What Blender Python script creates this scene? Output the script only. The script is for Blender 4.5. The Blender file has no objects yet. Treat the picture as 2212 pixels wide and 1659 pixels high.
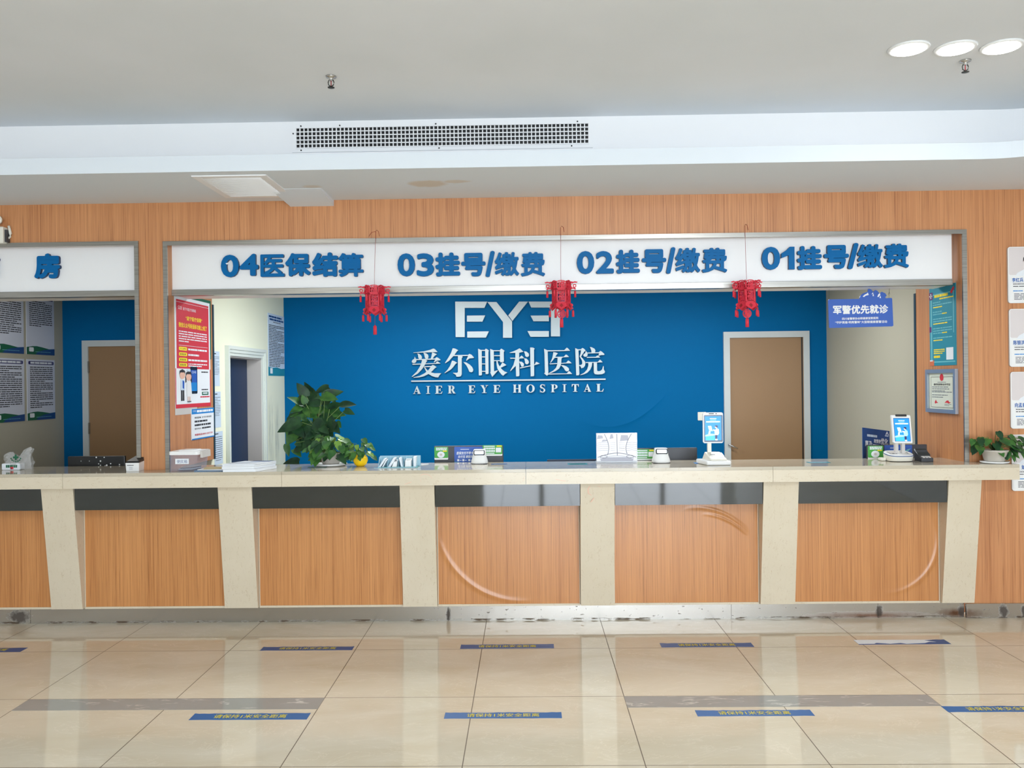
import bpy, bmesh, math, random
from mathutils import Vector, Matrix, Euler
SC = bpy.context.scene
COL = SC.collection
R_ = math.radians
# ---------------------------------------------------------------- camera, world, lights, exposure
FPX, CX, CY = 1799.0, 1106.0, 829.5
CAMZ = 1.678
cam_d = bpy.data.cameras.new('camera')
cam_d.sensor_width = 36.0
cam_d.lens = FPX * 36.0 / 2212.0
cam_d.clip_start = 0.05
cam = bpy.data.objects.new('camera', cam_d)
COL.objects.link(cam)
cam.location = (0, 0, CAMZ)
CROT = (Matrix.Rotation(31.0 / FPX, 4, 'Z') @ Matrix.Rotation(R_(90) - 3.5 / FPX, 4, 'X') @ Matrix.Rotation(-0.0118, 4, 'Z'))
cam.rotation_euler = CROT.to_euler()
SC.camera = cam
SC.view_settings.view_transform = 'Standard'
SC.view_settings.look = 'None'
SC.view_settings.gamma = 1.0
SC.view_settings.use_curve_mapping = False
SC.view_settings.exposure = 1.13
SC.cycles.use_denoising = True
SC.cycles.max_bounces = 10
SC.cycles.diffuse_bounces = 6
SC.cycles.sample_clamp_indirect = 8.0
SC.cycles.caustics_reflective = False
SC.cycles.caustics_refractive = False

W = bpy.data.worlds.new('daylight')
SC.world = W
W.use_nodes = True
wb = W.node_tree.nodes['Background']
wb.inputs[0].default_value = (0.86, 0.95, 1.06, 1)
wb.inputs[1].default_value = 6.7

def area_light(name, loc, rot, sx, sy, power, color=(1, 1, 1), portal=False):
    d = bpy.data.lights.new(name, 'AREA')
    d.shape = 'RECTANGLE'; d.size = sx; d.size_y = sy
    d.energy = power; d.color = color
    if portal: d.cycles.is_portal = True
    o = bpy.data.objects.new(name, d); COL.objects.link(o)
    o.location = loc; o.rotation_euler = rot
    return o
# daylight entering through the glass front behind the camera
area_light('window_portal', (1.6, -6.25, 1.62), (R_(90), 0, 0), 5.3, 3.1, 1.0, portal=True)
# lamps in the ceilings of the lobby and of the office behind the counter; the last is an added fill
area_light('lobby_lamp', (-2.6, 1.2, 3.33), (0, 0, 0), 0.6, 0.6, 16.0, (1, 0.98, 0.94))
area_light('lobby_lamp', (1.6, 1.2, 3.33), (0, 0, 0), 0.6, 0.6, 34.0, (1, 0.98, 0.94))
area_light('office_light', (-0.9, 7.1, 2.72), (0, 0, 0), 1.2, 0.6, 26.0, (0.96, 0.99, 1.0))
area_light('office_light', (1.7, 7.1, 2.72), (0, 0, 0), 1.2, 0.6, 19.0, (0.96, 0.99, 1.0))
area_light('office_light', (-4.0, 7.3, 2.72), (0, 0, 0), 0.6, 0.6, 3.0, (1.0, 0.97, 0.92))  # weak fill added to lift the unlit left room, no known lamp

# ---------------------------------------------------------------- picture-to-place helpers (pixel of the photograph -> point on a known plane)
CO = Vector((0, 0, CAMZ))
def ray(u, v):
    return (CROT.to_3x3() @ Vector(((u - CX) / FPX, -(v - CY) / FPX, -1.0)))
def PY(u, v, y):
    d = ray(u, v); return CO + d * (y / d.y)
def PX(u, v, x):
    d = ray(u, v); return CO + d * (x / d.x)
def PZ(u, v, z):
    d = ray(u, v); return CO + d * ((z - CAMZ) / d.z)

# ---------------------------------------------------------------- materials
def lin(c):
    out = []
    for x in c[:3]:
        x = x / 255.0
        out.append(x / 12.92 if x <= 0.04045 else ((x + 0.055) / 1.055) ** 2.4)
    return (out[0], out[1], out[2], 1.0)
_M = {}
def mat(name, rgb, rough=0.5, metal=0.0, spec=0.5, emit=0.0, alpha=1.0, trans=0.0, coat=0.0):
    if name in _M: return _M[name]
    m = bpy.data.materials.new(name); m.use_nodes = True
    b = m.node_tree.nodes['Principled BSDF']
    b.inputs['Base Color'].default_value = lin(rgb)
    b.inputs['Roughness'].default_value = rough
    b.inputs['Metallic'].default_value = metal
    b.inputs['Specular IOR Level'].default_value = spec
    b.inputs['Alpha'].default_value = alpha
    b.inputs['Transmission Weight'].default_value = trans
    b.inputs['Coat Weight'].default_value = coat
    if emit:
        b.inputs['Emission Color'].default_value = lin(rgb)
        b.inputs['Emission Strength'].default_value = emit
    _M[name] = m
    return m
class NT:
    def __init__(self, m):
        self.t = m.node_tree; self.b = self.t.nodes['Principled BSDF']; self._pos = None
    def new(self, typ, **kw):
        n = self.t.nodes.new(typ)
        for k, v in kw.items(): setattr(n, k, v)
        return n
    def link(self, a, b): self.t.links.new(a, b)
    def pos(self):
        if not self._pos: self._pos = self.new('ShaderNodeNewGeometry').outputs['Position']
        return self._pos
    def mapv(self, scale, loc=(0, 0, 0)):
        n = self.new('ShaderNodeMapping'); self.link(self.pos(), n.inputs[0])
        n.inputs['Scale'].default_value = scale; n.inputs['Location'].default_value = loc
        return n.outputs[0]
    def noise(self, vec, scale=1.0, detail=4, rough=0.5, dist=0.0):
        n = self.new('ShaderNodeTexNoise'); self.link(vec, n.inputs['Vector'])
        n.inputs['Scale'].default_value = scale; n.inputs['Detail'].default_value = detail
        n.inputs['Roughness'].default_value = rough; n.inputs['Distortion'].default_value = dist
        return n.outputs['Fac']
    def ramp(self, fac, stops):
        n = self.new('ShaderNodeValToRGB'); self.link(fac, n.inputs[0])
        e = n.color_ramp.elements
        while len(e) < len(stops): e.new(0.5)
        for i, (p, c) in enumerate(stops):
            e[i].position = p; e[i].color = c if len(c) == 4 else (*c, 1)
        return n.outputs[0]
    def math(self, op, a, b=None, clamp=False):
        n = self.new('ShaderNodeMath', operation=op); n.use_clamp = clamp
        for i, x in enumerate((a, b)):
            if x is None: continue
            if isinstance(x, (int, float)): n.inputs[i].default_value = x
            else: self.link(x, n.inputs[i])
        return n.outputs[0]
    def mix(self, fac, a, b, blend='MIX'):
        n = self.new('ShaderNodeMixRGB', blend_type=blend)
        for i, x in enumerate((fac, a, b)):
            if isinstance(x, (int, float)): n.inputs[i].default_value = x
            elif isinstance(x, tuple): n.inputs[i].default_value = x
            else: self.link(x, n.inputs[i])
        return n.outputs[0]
    def sep(self):
        n = self.new('ShaderNodeSeparateXYZ'); self.link(self.pos(), n.inputs[0]); return n.outputs
    def blob(self, c, r, edge=0.4, warp=0.0, wscale=8.0):
        """1 inside an ellipsoid-shaped stain, fading to 0 at its ragged border"""
        n = self.new('ShaderNodeVectorMath', operation='SUBTRACT'); self.link(self.pos(), n.inputs[0]); n.inputs[1].default_value = c
        s = self.new('ShaderNodeVectorMath', operation='DIVIDE'); self.link(n.outputs[0], s.inputs[0]); s.inputs[1].default_value = r
        l = self.new('ShaderNodeVectorMath', operation='LENGTH'); self.link(s.outputs[0], l.inputs[0])
        d = l.outputs['Value']
        if warp:
            nz = self.noise(self.pos(), wscale, 5, 0.6)
            d = self.math('ADD', d, self.math('MULTIPLY', self.math('SUBTRACT', nz, 0.5), warp))
        mr = self.new('ShaderNodeMapRange'); self.link(d, mr.inputs[0])
        mr.inputs[1].default_value = 1.0; mr.inputs[2].default_value = 1.0 - edge; mr.inputs[3].default_value = 0; mr.inputs[4].default_value = 1
        return mr.outputs[0]
    def bump(self, h, strength=0.2, dist=0.01):
        n = self.new('ShaderNodeBump'); self.link(h, n.inputs['Height'])
        n.inputs['Strength'].default_value = strength; n.inputs['Distance'].default_value = dist
        self.link(n.outputs[0], self.b.inputs['Normal'])
    def color(self, c): self.link(c, self.b.inputs['Base Color'])

def wood_mat(name, light, dark, rough, arcs=(), coat=0.0):
    m = mat(name, light, rough, coat=coat)
    t = NT(m)
    a = t.noise(t.mapv((120, 120, 1.1)), 1.0, 4, 0.55, 0.15)
    b = t.noise(t.mapv((11, 11, 0.25)), 1.0, 3, 0.5)
    pores = t.noise(t.mapv((170, 170, 2.0)), 1.0, 3, 0.6)
    lc, dc = lin(light), lin(dark)
    mid = tuple(0.45 * x + 0.55 * y for x, y in zip(dc, lc))
    c = t.ramp(t.math('ADD', t.math('MULTIPLY', a, 0.68), t.math('MULTIPLY', b, 0.32)), [(0.30, dc), (0.46, mid), (0.64, lc)])
    pm = t.ramp(pores, [(0.33, (0.52, 0.44, 0.38)), (0.43, (1, 1, 1))])
    t.color(t.mix(0.7, c, pm, 'MULTIPLY'))
    if arcs:
        x, y, z = t.sep()
        h = None
        for (ax, az, ar, w, keep) in arcs:      # soft ridges where the protective film has lifted
            dx = t.math('SUBTRACT', x, ax); dz = t.math('SUBTRACT', z, az)
            r = t.math('SQRT', t.math('ADD', t.math('MULTIPLY', dx, dx), t.math('MULTIPLY', dz, dz)))
            q = t.math('DIVIDE', t.math('SUBTRACT', r, ar), w)
            g = t.math('EXPONENT', t.math('MULTIPLY', t.math('MULTIPLY', q, q), -1.0))
            kx = t.blob(keep[0], keep[1], 0.6)
            g = t.math('MULTIPLY', g, kx)
            h = g if h is None else t.math('ADD', h, g)
        t.bump(h, 0.75, 0.007)
    return m
WOOD = wood_mat('wood_laminate', (205, 146, 98), (166, 107, 66), 0.42)
WOODP = wood_mat('wood_panel_laminate', (206, 146, 90), (166, 107, 58), 0.36)
WOODF = wood_mat('wood_panel_film_left', (206, 146, 92), (166, 107, 60), 0.30,
                 arcs=[(-0.04, 0.753, 0.616, 0.018, ((-0.38, 0, 0.30), (0.46, 99, 0.36)))])
WOODG = wood_mat('wood_panel_film_right', (206, 146, 92), (166, 107, 60), 0.30,
                 arcs=[(2.485, 0.543, 0.37, 0.016, ((2.78, 0, 0.34), (0.34, 99, 0.34)))])

WOODH = wood_mat('wood_panel_film_middle', (206, 146, 92), (166, 107, 60), 0.30,
                 arcs=[(1.18, 0.33, 0.456, 0.014, ((1.42, 0, 0.74), (0.34, 99, 0.14))), (1.20, 0.30, 0.44, 0.010, ((1.46, 0, 0.70), (0.26, 99, 0.12)))])
def marble(name, base, vein, rough, sc=(16, 16, 42), speck=0.5, w=0.010):
    m = mat(name, base, rough, spec=0.5)
    t = NT(m)
    n = t.noise(t.mapv(sc), 1.0, 4, 0.6, 0.4)
    v = t.math('ABSOLUTE', t.math('SUBTRACT', n, 0.5))
    cloud = t.noise(t.mapv(tuple(x * 1.3 for x in sc), (5, 2, 9)), 1.0, 3, 0.55)
    big = t.noise(t.mapv((3, 3, 3)), 1.0, 4, 0.6)
    sp = t.noise(t.mapv((60, 60, 90)), 1.0, 2, 0.5)
    bc, vc = lin(base), lin(vein)
    c = t.ramp(v, [(0.0, vc), (w * 0.5, tuple(0.6 * a + 0.4 * b for a, b in zip(bc, vc))), (w, bc)])
    patch = t.ramp(cloud, [(0.48, (0, 0, 0)), (0.60, (1, 1, 1))])
    c = t.mix(patch, bc, c)
    tint = t.ramp(big, [(0.35, (0.95, 0.94, 0.92)), (0.65, (1.0, 1.0, 1.0))])
    c = t.mix(1.0, c, tint, 'MULTIPLY')
    d = t.ramp(sp, [(0.22, (0.74, 0.66, 0.56)), (0.30, (1, 1, 1))])
    t.color(t.mix(speck, c, d, 'MULTIPLY'))
    return m
MARBLEP = marble('cream_marble_pillar', (213, 203, 182), (178, 158, 126), 0.24, sc=(44, 44, 13))
GREYM = marble('grey_marble_inlay_stone', (150, 153, 152), (196, 194, 190), 0.08, sc=(3.0, 9.0, 3.0), speck=0.0, w=0.03)
MARBLE = marble('cream_marble', (213, 203, 182), (172, 148, 112), 0.22)
MARBLETOP = marble('cream_marble_polished', (188, 180, 162), (160, 132, 96), 0.09)  # top stone coloured darker for the dim interior it mirrors

FLOORM = mat('polished_tile', (204, 188, 165), 0.07, spec=0.5)
def _floor():
    t = NT(FLOORM)
    x, y, z = t.sep()
    def grout(v, off, size, w):
        f = t.math('FRACT', t.math('DIVIDE', t.math('ADD', v, off), size))
        f = t.math('MINIMUM', f, t.math('SUBTRACT', 1.0, f))
        return t.math('LESS_THAN', f, w / size)
    gx = grout(x, 0.30 + 8.0, 0.8, 0.0022)
    gy = grout(y, -5.24 + 16.0, 0.8, 0.0022)
    g = t.math('MAXIMUM', gx, gy)
    n = t.noise(t.mapv((1.1, 2.4, 1)), 1.0, 6, 0.6, 1.2)
    base = t.ramp(n, [(0.3, lin((202, 191, 168))), (0.5, lin((208, 199, 179))), (0.72, lin((215, 208, 191)))])
    n2 = t.noise(t.mapv((1.6, 3.6, 1), (3, 7, 0)), 1.0, 8, 0.62, 2.0)
    v = t.math('ABSOLUTE', t.math('SUBTRACT', n2, 0.5))
    vm = t.ramp(v, [(0.0, (1, 1, 1)), (0.01, (0, 0, 0))])
    base = t.mix(t.math('MULTIPLY', vm, 0.35), base, lin((232, 224, 208)))
    t.color(t.mix(g, base, lin((92, 78, 62))))
    rr = t.math('ADD', 0.045, t.math('MULTIPLY', g, 0.5))
    t.link(rr, t.b.inputs['Roughness'])
_floor()
CEIL = mat('ceiling_paint', (226, 226, 222), 0.85, spec=0.2)
def _ceil():
    t = NT(CEIL)
    n = t.noise(t.mapv((0.9, 0.9, 0.9)), 1.0, 3, 0.5)
    t.color(t.ramp(n, [(0.3, lin((216, 221, 225))), (0.7, lin((225, 229, 234)))]))
_ceil()
SOFFIT = mat('soffit_paint', (226, 226, 222), 0.85, spec=0.2)
def _soffit():
    t = NT(SOFFIT)
    m1 = t.blob((PZ(925, 397, 2.98).x, PZ(925, 397, 2.98).y, 2.98), (0.14, 0.10, 1), 0.35, 0.9, 9)
    m2 = t.blob((PZ(985, 392, 2.98).x, PZ(985, 392, 2.98).y, 2.98), (0.10, 0.05, 1), 0.4, 1.0, 14)
    m3 = t.blob((PZ(676, 403, 2.98).x, PZ(676, 403, 2.98).y, 2.98), (0.08, 0.05, 1), 0.5, 0.9, 12)
    m = t.math('MAXIMUM', t.math('MAXIMUM', m1, t.math('MULTIPLY', m2, 0.8)), t.math('MULTIPLY', m3, 0.7))
    t.color(t.mix(t.math('MULTIPLY', m, 0.7), lin((219, 227, 234)), lin((206, 190, 168))))
_soffit()
WHITE = mat('white_paint', (236, 237, 238), 0.6)
STEEL = mat('brushed_steel', (196, 194, 188), 0.28, 1.0)
def _steel():
    t = NT(STEEL)
    n = t.noise(t.mapv((3, 3, 260)), 1.0, 2, 0.5)
    t.color(t.ramp(n, [(0.3, lin((150, 148, 142))), (0.7, lin((174, 172, 166)))]))
_steel()
KICK = mat('stained_steel_plinth', (176, 172, 164), 0.24, 0.9)
def _kick():
    t = NT(KICK)
    n = t.noise(t.mapv((26, 1, 60)), 1.0, 3, 0.6)
    spots = t.ramp(n, [(0.66, (0, 0, 0)), (0.70, (1, 1, 1))])
    x, y, z = t.sep()
    right = t.math('MULTIPLY', spots, t.math('GREATER_THAN', x, -0.7))
    low = t.math('MULTIPLY', t.ramp(t.noise(t.mapv((7, 1, 30)), 1.0, 4, 0.6), [(0.5, (0, 0, 0)), (0.6, (1, 1, 1))]), t.math('LESS_THAN', z, 0.014))
    rust = t.blob((2.38, 5.86, 0.018), (0.55, 1, 0.034), 0.9, 0.6, 14)
    rust2 = t.blob((3.0, 5.86, 0.03), (0.2, 1, 0.04), 0.9, 0.9, 20)
    d = None
    for (cx, rx) in ((2.45, 0.03), (3.02, 0.032), (3.30, 0.04), (3.44, 0.025), (-3.63, 0.09), (-0.57, 0.02)):
        b = t.blob((cx, 5.86, 0.045 if cx > -0.6 else 0.05), (rx, 1, 0.055), 0.5, 1.2, 30)
        d = b if d is None else t.math('MAXIMUM', d, b)
    c = t.mix(t.math('MULTIPLY', t.math('MAXIMUM', rust, rust2), 0.9), lin((180, 176, 168)), lin((104, 62, 32)))
    c = t.mix(t.math('MAXIMUM', t.math('MULTIPLY', right, 0.75), low), c, lin((84, 70, 54)))
    c = t.mix(t.math('MULTIPLY', d, 0.9), c, lin((58, 48, 40)))
    t.color(c)
    dirt = t.math('MAXIMUM', t.math('MAXIMUM', d, rust), t.math('MAXIMUM', right, low))
    t.link(t.math('ADD', 0.22, t.math('MULTIPLY', dirt, 0.5)), t.b.inputs['Roughness'])
    t.link(t.math('SUBTRACT', 0.9, t.math('MULTIPLY', dirt, 0.85)), t.b.inputs['Metallic'])
_kick()
GRANITE = mat('black_granite', (16, 26, 26), 0.04, spec=1.0)
PANELEDGE = mat('pale_edge_bead', (220, 206, 184), 0.5)
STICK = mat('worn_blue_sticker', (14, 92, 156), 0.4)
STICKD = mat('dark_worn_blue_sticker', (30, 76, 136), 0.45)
STICKY = mat('worn_yellow_lettering', (214, 200, 62), 0.5)
BLUEW = mat('blue_wall_paint', (0, 96, 151), 0.55, spec=0.06)
def _blue():
    t = NT(BLUEW)
    x, y, z = t.sep()
    n = t.noise(t.mapv((5, 5, 5)), 1.0, 3, 0.5)
    a = t.blob((1.05, 8.73, 1.38), (0.55, 9, 0.30), 0.9)
    r = t.math('ABSOLUTE', t.math('SUBTRACT', t.math('SUBTRACT', z, 1.20), t.math('MULTIPLY', t.math('MULTIPLY', t.math('SUBTRACT', x, 0.85), t.math('SUBTRACT', x, 0.85)), 0.9)))
    h = t.math('MULTIPLY', t.math('EXPONENT', t.math('MULTIPLY', r, -26.0)), a)
    t.bump(h, 0.7, 0.02)
_blue()
PALE = mat('pale_green_wall', (234, 237, 214), 0.7)
def _pale():
    t = NT(PALE)
    q = PX(592, 960, -2.55)
    n = t.noise(t.mapv((1, 14, 2.2)), 1.0, 4, 0.6)
    m = t.math('MULTIPLY', t.blob((-2.55, q.y, 1.16), (0.3, 0.30, 0.42), 0.8, 0.9, 7), t.ramp(n, [(0.42, (0, 0, 0)), (0.62, (1, 1, 1))]))
    t.color(t.mix(t.math('MULTIPLY', m, 0.6), lin((234, 237, 214)), lin((140, 152, 146))))
_pale()
PALER = mat('pale_beige_wall', (176, 172, 154), 0.7)
DOORB = mat('brown_door', (146, 114, 80), 0.5)
DOORF = mat('grey_door_frame', (190, 196, 196), 0.35)
TRIMW = mat('painted_door_frame', (214, 222, 216), 0.5)
NAVY = mat('navy_door', (22, 44, 78), 0.5)
LINING = mat('grey_lining', (196, 192, 188), 0.6)
SIGNW = mat('white_sign_face', (232, 234, 236), 0.35)
SIGNB = mat('blue_letter', (0, 98, 160), 0.45, spec=0.15)
SIGNS = mat('blue_letter_edge', (10, 50, 92), 0.5)
LOGO = mat('satin_metal_letter', (174, 185, 188), 0.4, 0.2)
BLACK = mat('black_plastic', (26, 27, 29), 0.35)
DGREY = mat('dark_grey_plastic', (58, 60, 66), 0.45)
WPLAST = mat('white_plastic', (232, 234, 234), 0.35)
CREAMP = mat('cream_plastic', (226, 224, 212), 0.4)
PAPER = mat('white_paper', (226, 232, 238), 0.7)
PAPERB = mat('pale_blue_paper', (196, 214, 232), 0.7)
INK = mat('black_ink', (40, 42, 48), 0.7)
INKG = mat('grey_ink', (104, 110, 122), 0.7)
YELLOW = mat('yellow_print', (246, 222, 40), 0.6)
REDP = mat('red_print', (206, 46, 60), 0.55)
REDL = mat('red_lantern_paper', (206, 40, 62), 0.6)
REDD = mat('red_cord', (150, 28, 36), 0.7)
BLUEP = mat('blue_print', (44, 90, 180), 0.45)
BLUEL = mat('bright_blue_print', (30, 130, 206), 0.5)
BLUED = mat('deep_blue_print', (24, 70, 130), 0.5)
TEAL = mat('teal_print', (36, 138, 160), 0.5)
TEALD = mat('light_teal_print', (110, 186, 196), 0.5)
GREENP = mat('green_print', (64, 160, 62), 0.5)
GREEND = mat('dark_green_print', (16, 96, 66), 0.5)
ORANGE = mat('orange_print', (206, 110, 72), 0.6)
KRAFT = mat('kraft_paper', (176, 160, 120), 0.8)
SKIN = mat('printed_skin', (226, 180, 160), 0.6)
HAIR = mat('printed_dark_hair', (44, 38, 40), 0.6)
PURPLE = mat('purple_print', (96, 44, 110), 0.6)
NAME = mat('printed_name_blue', (36, 96, 172), 0.6)
PORTR = mat('printed_backdrop', (214, 208, 208), 0.6)
CHROME = mat('chrome', (190, 190, 188), 0.15, 1.0)
DARKM = mat('dark_metal', (60, 62, 60), 0.35, 0.8)
CERT = mat('certificate_paper', (214, 220, 206), 0.5)
SILVER = mat('silver_frame', (176, 188, 202), 0.3, 0.7)
EDGE = mat('dark_teal_edge', (20, 54, 70), 0.5)
LEAF = mat('pothos_leaf', (52, 106, 50), 0.45, spec=0.3)
def _leaf(m, a, b):
    t = NT(m)
    n = t.noise(t.mapv((16, 16, 16)), 1.0, 2, 0.5)
    t.color(t.ramp(n, [(0.35, lin(a)), (0.65, lin(b))]))
_leaf(LEAF, (40, 84, 42), (68, 114, 50))
LEAFD = mat('dark_pothos_leaf', (36, 74, 44), 0.45, spec=0.3)
_leaf(LEAFD, (22, 52, 34), (40, 78, 44))
LEAFL = mat('light_pothos_leaf', (110, 150, 62), 0.4)
STEM = mat('plant_stem', (96, 124, 64), 0.6)
STEMB = mat('brown_stem', (86, 76, 56), 0.7)
SOIL = mat('potting_soil', (62, 48, 38), 0.95)
POTG = mat('grey_stone_pot', (186, 180, 170), 0.6)
POTY = mat('yellow_glazed_pot', (250, 208, 20), 0.25)
CLEAR = mat('clear_plastic', (176, 176, 190), 0.12, alpha=0.36)
BAGP = mat('thin_plastic_bag', (214, 216, 216), 0.2, alpha=0.34)
ACRY = mat('clear_acrylic', (226, 230, 236), 0.05, alpha=0.5)
LAMP = mat('lamp_diffuser', (255, 255, 252), 0.5, emit=9.0)
SCR = mat('lit_blue_screen', (10, 128, 228), 0.3, emit=0.36)
SCRL = mat('lit_pale_screen', (150, 220, 250), 0.3, emit=0.42)
SCRW = mat('lit_white_screen', (236, 248, 255), 0.3, emit=0.42)
SCRD = mat('lit_dark_screen', (30, 34, 80), 0.3, emit=0.2)
DISP = mat('small_display', (206, 222, 240), 0.2, emit=0.5)
PILL = mat('dark_navy_print', (44, 44, 104), 0.6)
SCUFF = mat('red_scuff', (220, 182, 160), 0.5)

# ---------------------------------------------------------------- mesh builder
_txt = {}
def text_data(s, bold):
    k = (s, bold)
    if k in _txt: return _txt[k]
    c = bpy.data.curves.new('lettering_source', 'FONT')
    c.body = s; c.size = 1.0; c.offset = bold; c.resolution_u = 4; c.fill_mode = 'FRONT'
    o = bpy.data.objects.new('lettering_source', c); COL.objects.link(o)
    bpy.context.view_layer.update()
    me = bpy.data.meshes.new_from_object(o.evaluated_get(bpy.context.evaluated_depsgraph_get()))
    vs = [(v.co.x, v.co.y) for v in me.vertices]
    fs = [tuple(p.vertices) for p in me.polygons]
    bpy.data.objects.remove(o); bpy.data.curves.remove(c); bpy.data.meshes.remove(me)
    if vs:
        x0 = min(v[0] for v in vs); x1 = max(v[0] for v in vs); y0 = min(v[1] for v in vs); y1 = max(v[1] for v in vs)
        vs = [((x - x0) / max(1e-6, x1 - x0), (y - y0) / max(1e-6, y1 - y0)) for x, y in vs]
    _txt[k] = (vs, fs)
    return _txt[k]
def frame_ring(b, fr, u0, u1, v0, v1, t, w0, w1, mt, bottom=True, left=True):
    """picture-frame moulding with mitred corners; t = width of its members"""
    o = [(u0, v0), (u1, v0), (u1, v1), (u0, v1)]; tb = t if bottom else 0.0; tl = t if left else 0.0
    i = [(u0 + tl, v0 + tb), (u1 - t, v0 + tb), (u1 - t, v1 - t), (u0 + tl, v1 - t)]
    for k in ((0, 1, 2, 3) if bottom else (1, 2, 3)):
        if k == 3 and not left: continue
        j = (k + 1) % 4
        b.prism([fr.p(*o[k], w1), fr.p(*o[j], w1), fr.p(*i[j], w1), fr.p(*i[k], w1)], fr.W * (w0 - w1), mt)
    return b
class Fr:
    """a flat frame: origin O, right U, up V, outward W"""
    def __init__(self, O, U, V, Wn):
        self.O, self.U, self.V, self.W = Vector(O), Vector(U), Vector(V), Vector(Wn)
    def p(self, u, v, w=0.0): return self.O + self.U * u + self.V * v + self.W * w
class MB:
    def __init__(self): self.v, self.f, self.mi, self.sm, self.mats = [], [], [], [], []
    def m(self, mt):
        if mt not in self.mats: self.mats.append(mt)
        return self.mats.index(mt)
    def add(self, vs, fs, mt, smooth=False):
        b = len(self.v); self.v += [Vector(x) for x in vs]; k = self.m(mt)
        for f in fs:
            self.f.append(tuple(i + b for i in f)); self.mi.append(k); self.sm.append(smooth)
        return self
    def box(self, a, b, mt):
        x0, y0, z0 = a; x1, y1, z1 = b
        return self.hexa([(x0, y0, z0), (x1, y0, z0), (x1, y1, z0), (x0, y1, z0), (x0, y0, z1), (x1, y0, z1), (x1, y1, z1), (x0, y1, z1)], mt)
    def hexa(self, p, mt):
        return self.add(p, [(0, 3, 2, 1), (4, 5, 6, 7), (0, 1, 5, 4), (1, 2, 6, 5), (2, 3, 7, 6), (3, 0, 4, 7)], mt)
    def prism(self, pts, off, mt, side=None):
        off = Vector(off); n = len(pts); pts = [Vector(p) for p in pts]
        b = [p + off for p in pts]
        self.add(pts, [tuple(range(n))], mt)
        self.add(b, [tuple(range(n))[::-1]], side or mt)
        for i in range(n):
            j = (i + 1) % n
            self.add([pts[i], pts[j], b[j], b[i]], [(0, 1, 2, 3)], side or mt)
        return self
    def fbox(self, fr, u0, u1, v0, v1, w0, w1, mt):
        return self.prism([fr.p(u0, v0, w1), fr.p(u1, v0, w1), fr.p(u1, v1, w1), fr.p(u0, v1, w1)], fr.W * (w0 - w1), mt)
    def quad(self, fr, u0, u1, v0, v1, w, mt):
        return self.add([fr.p(u0, v0, w), fr.p(u1, v0, w), fr.p(u1, v1, w), fr.p(u0, v1, w)], [(0, 1, 2, 3)], mt)
    def poly(self, fr, pts, w, mt):
        return self.add([fr.p(a, b, w) for a, b in pts], [tuple(range(len(pts)))], mt)
    def disc(self, fr, u, v, r, w, mt, n=20, ry=None):
        ry = ry or r
        return self.poly(fr, [(u + r * math.cos(i * 2 * math.pi / n), v + ry * math.sin(i * 2 * math.pi / n)) for i in range(n)], w, mt)
    def rrect(self, fr, u0, u1, v0, v1, r, w0, w1, mt, side=None):
        pts = rr_pts(u0, u1, v0, v1, r)
        return self.prism([fr.p(a, b, w1) for a, b in pts], fr.W * (w0 - w1), mt, side)
    def rquad(self, fr, u0, u1, v0, v1, r, w, mt): return self.poly(fr, rr_pts(u0, u1, v0, v1, r), w, mt)
    def tube(self, pts, r, mt, n=6):
        pts = [Vector(p) for p in pts]; vs = []; up = Vector((0.3, 0.2, 1)).normalized()
        for i, p in enumerate(pts):
            t = (pts[min(i + 1, len(pts) - 1)] - pts[max(i - 1, 0)])
            t = t.normalized() if t.length > 1e-9 else Vector((0, 0, 1))
            a = t.cross(up)
            if a.length < 1e-3: a = t.cross(Vector((1, 0, 0)))
            a.normalize(); b = t.cross(a)
            rr = r[i] if isinstance(r, (list, tuple)) else r
            for k in range(n):
                q = 2 * math.pi * k / n; vs.append(p + a * math.cos(q) * rr + b * math.sin(q) * rr)
        fs = []
        for i in range(len(pts) - 1):
            for k in range(n):
                fs.append((i * n + k, i * n + (k + 1) % n, (i + 1) * n + (k + 1) % n, (i + 1) * n + k))
        fs.append(tuple(range(n))[::-1]); fs.append(tuple((len(pts) - 1) * n + k for k in range(n)))
        return self.add(vs, fs, mt, True)
    def lathe(self, prof, c, mt, n=28, sx=1.0, sy=1.0):
        c = Vector(c); vs = []; fs = []
        for r, z in prof:
            for k in range(n):
                q = 2 * math.pi * k / n; vs.append(c + Vector((r * sx * math.cos(q), r * sy * math.sin(q), z)))
        for i in range(len(prof) - 1):
            for k in range(n):
                fs.append((i * n + k, i * n + (k + 1) % n, (i + 1) * n + (k + 1) % n, (i + 1) * n + k))
        fs.append(tuple(range(n))[::-1]); fs.append(tuple((len(prof) - 1) * n + k for k in range(n)))
        return self.add(vs, fs, mt, True)
    def text(self, s, fr, u0, u1, v0, v1, w, mt, bold=0.0, depth=0.0, side=None, slant=0.0):
        vs, fs = text_data(s, 0.0)
        if bold:   # heavy strokes: the outline stacked with small sideways shifts (fractions of the letter height)
            r = bold * (v1 - v0)
            for k in range(8):
                q = k * math.pi / 4
                self._text1(vs, fs, fr, u0 + r + r * math.cos(q), u1 - r + r * math.cos(q), v0 + r + r * math.sin(q), v1 - r + r * math.sin(q), w + k * 0.00006, mt, depth, side, slant)
            return self
        return self._text1(vs, fs, fr, u0, u1, v0, v1, w, mt, depth, side, slant)
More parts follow.
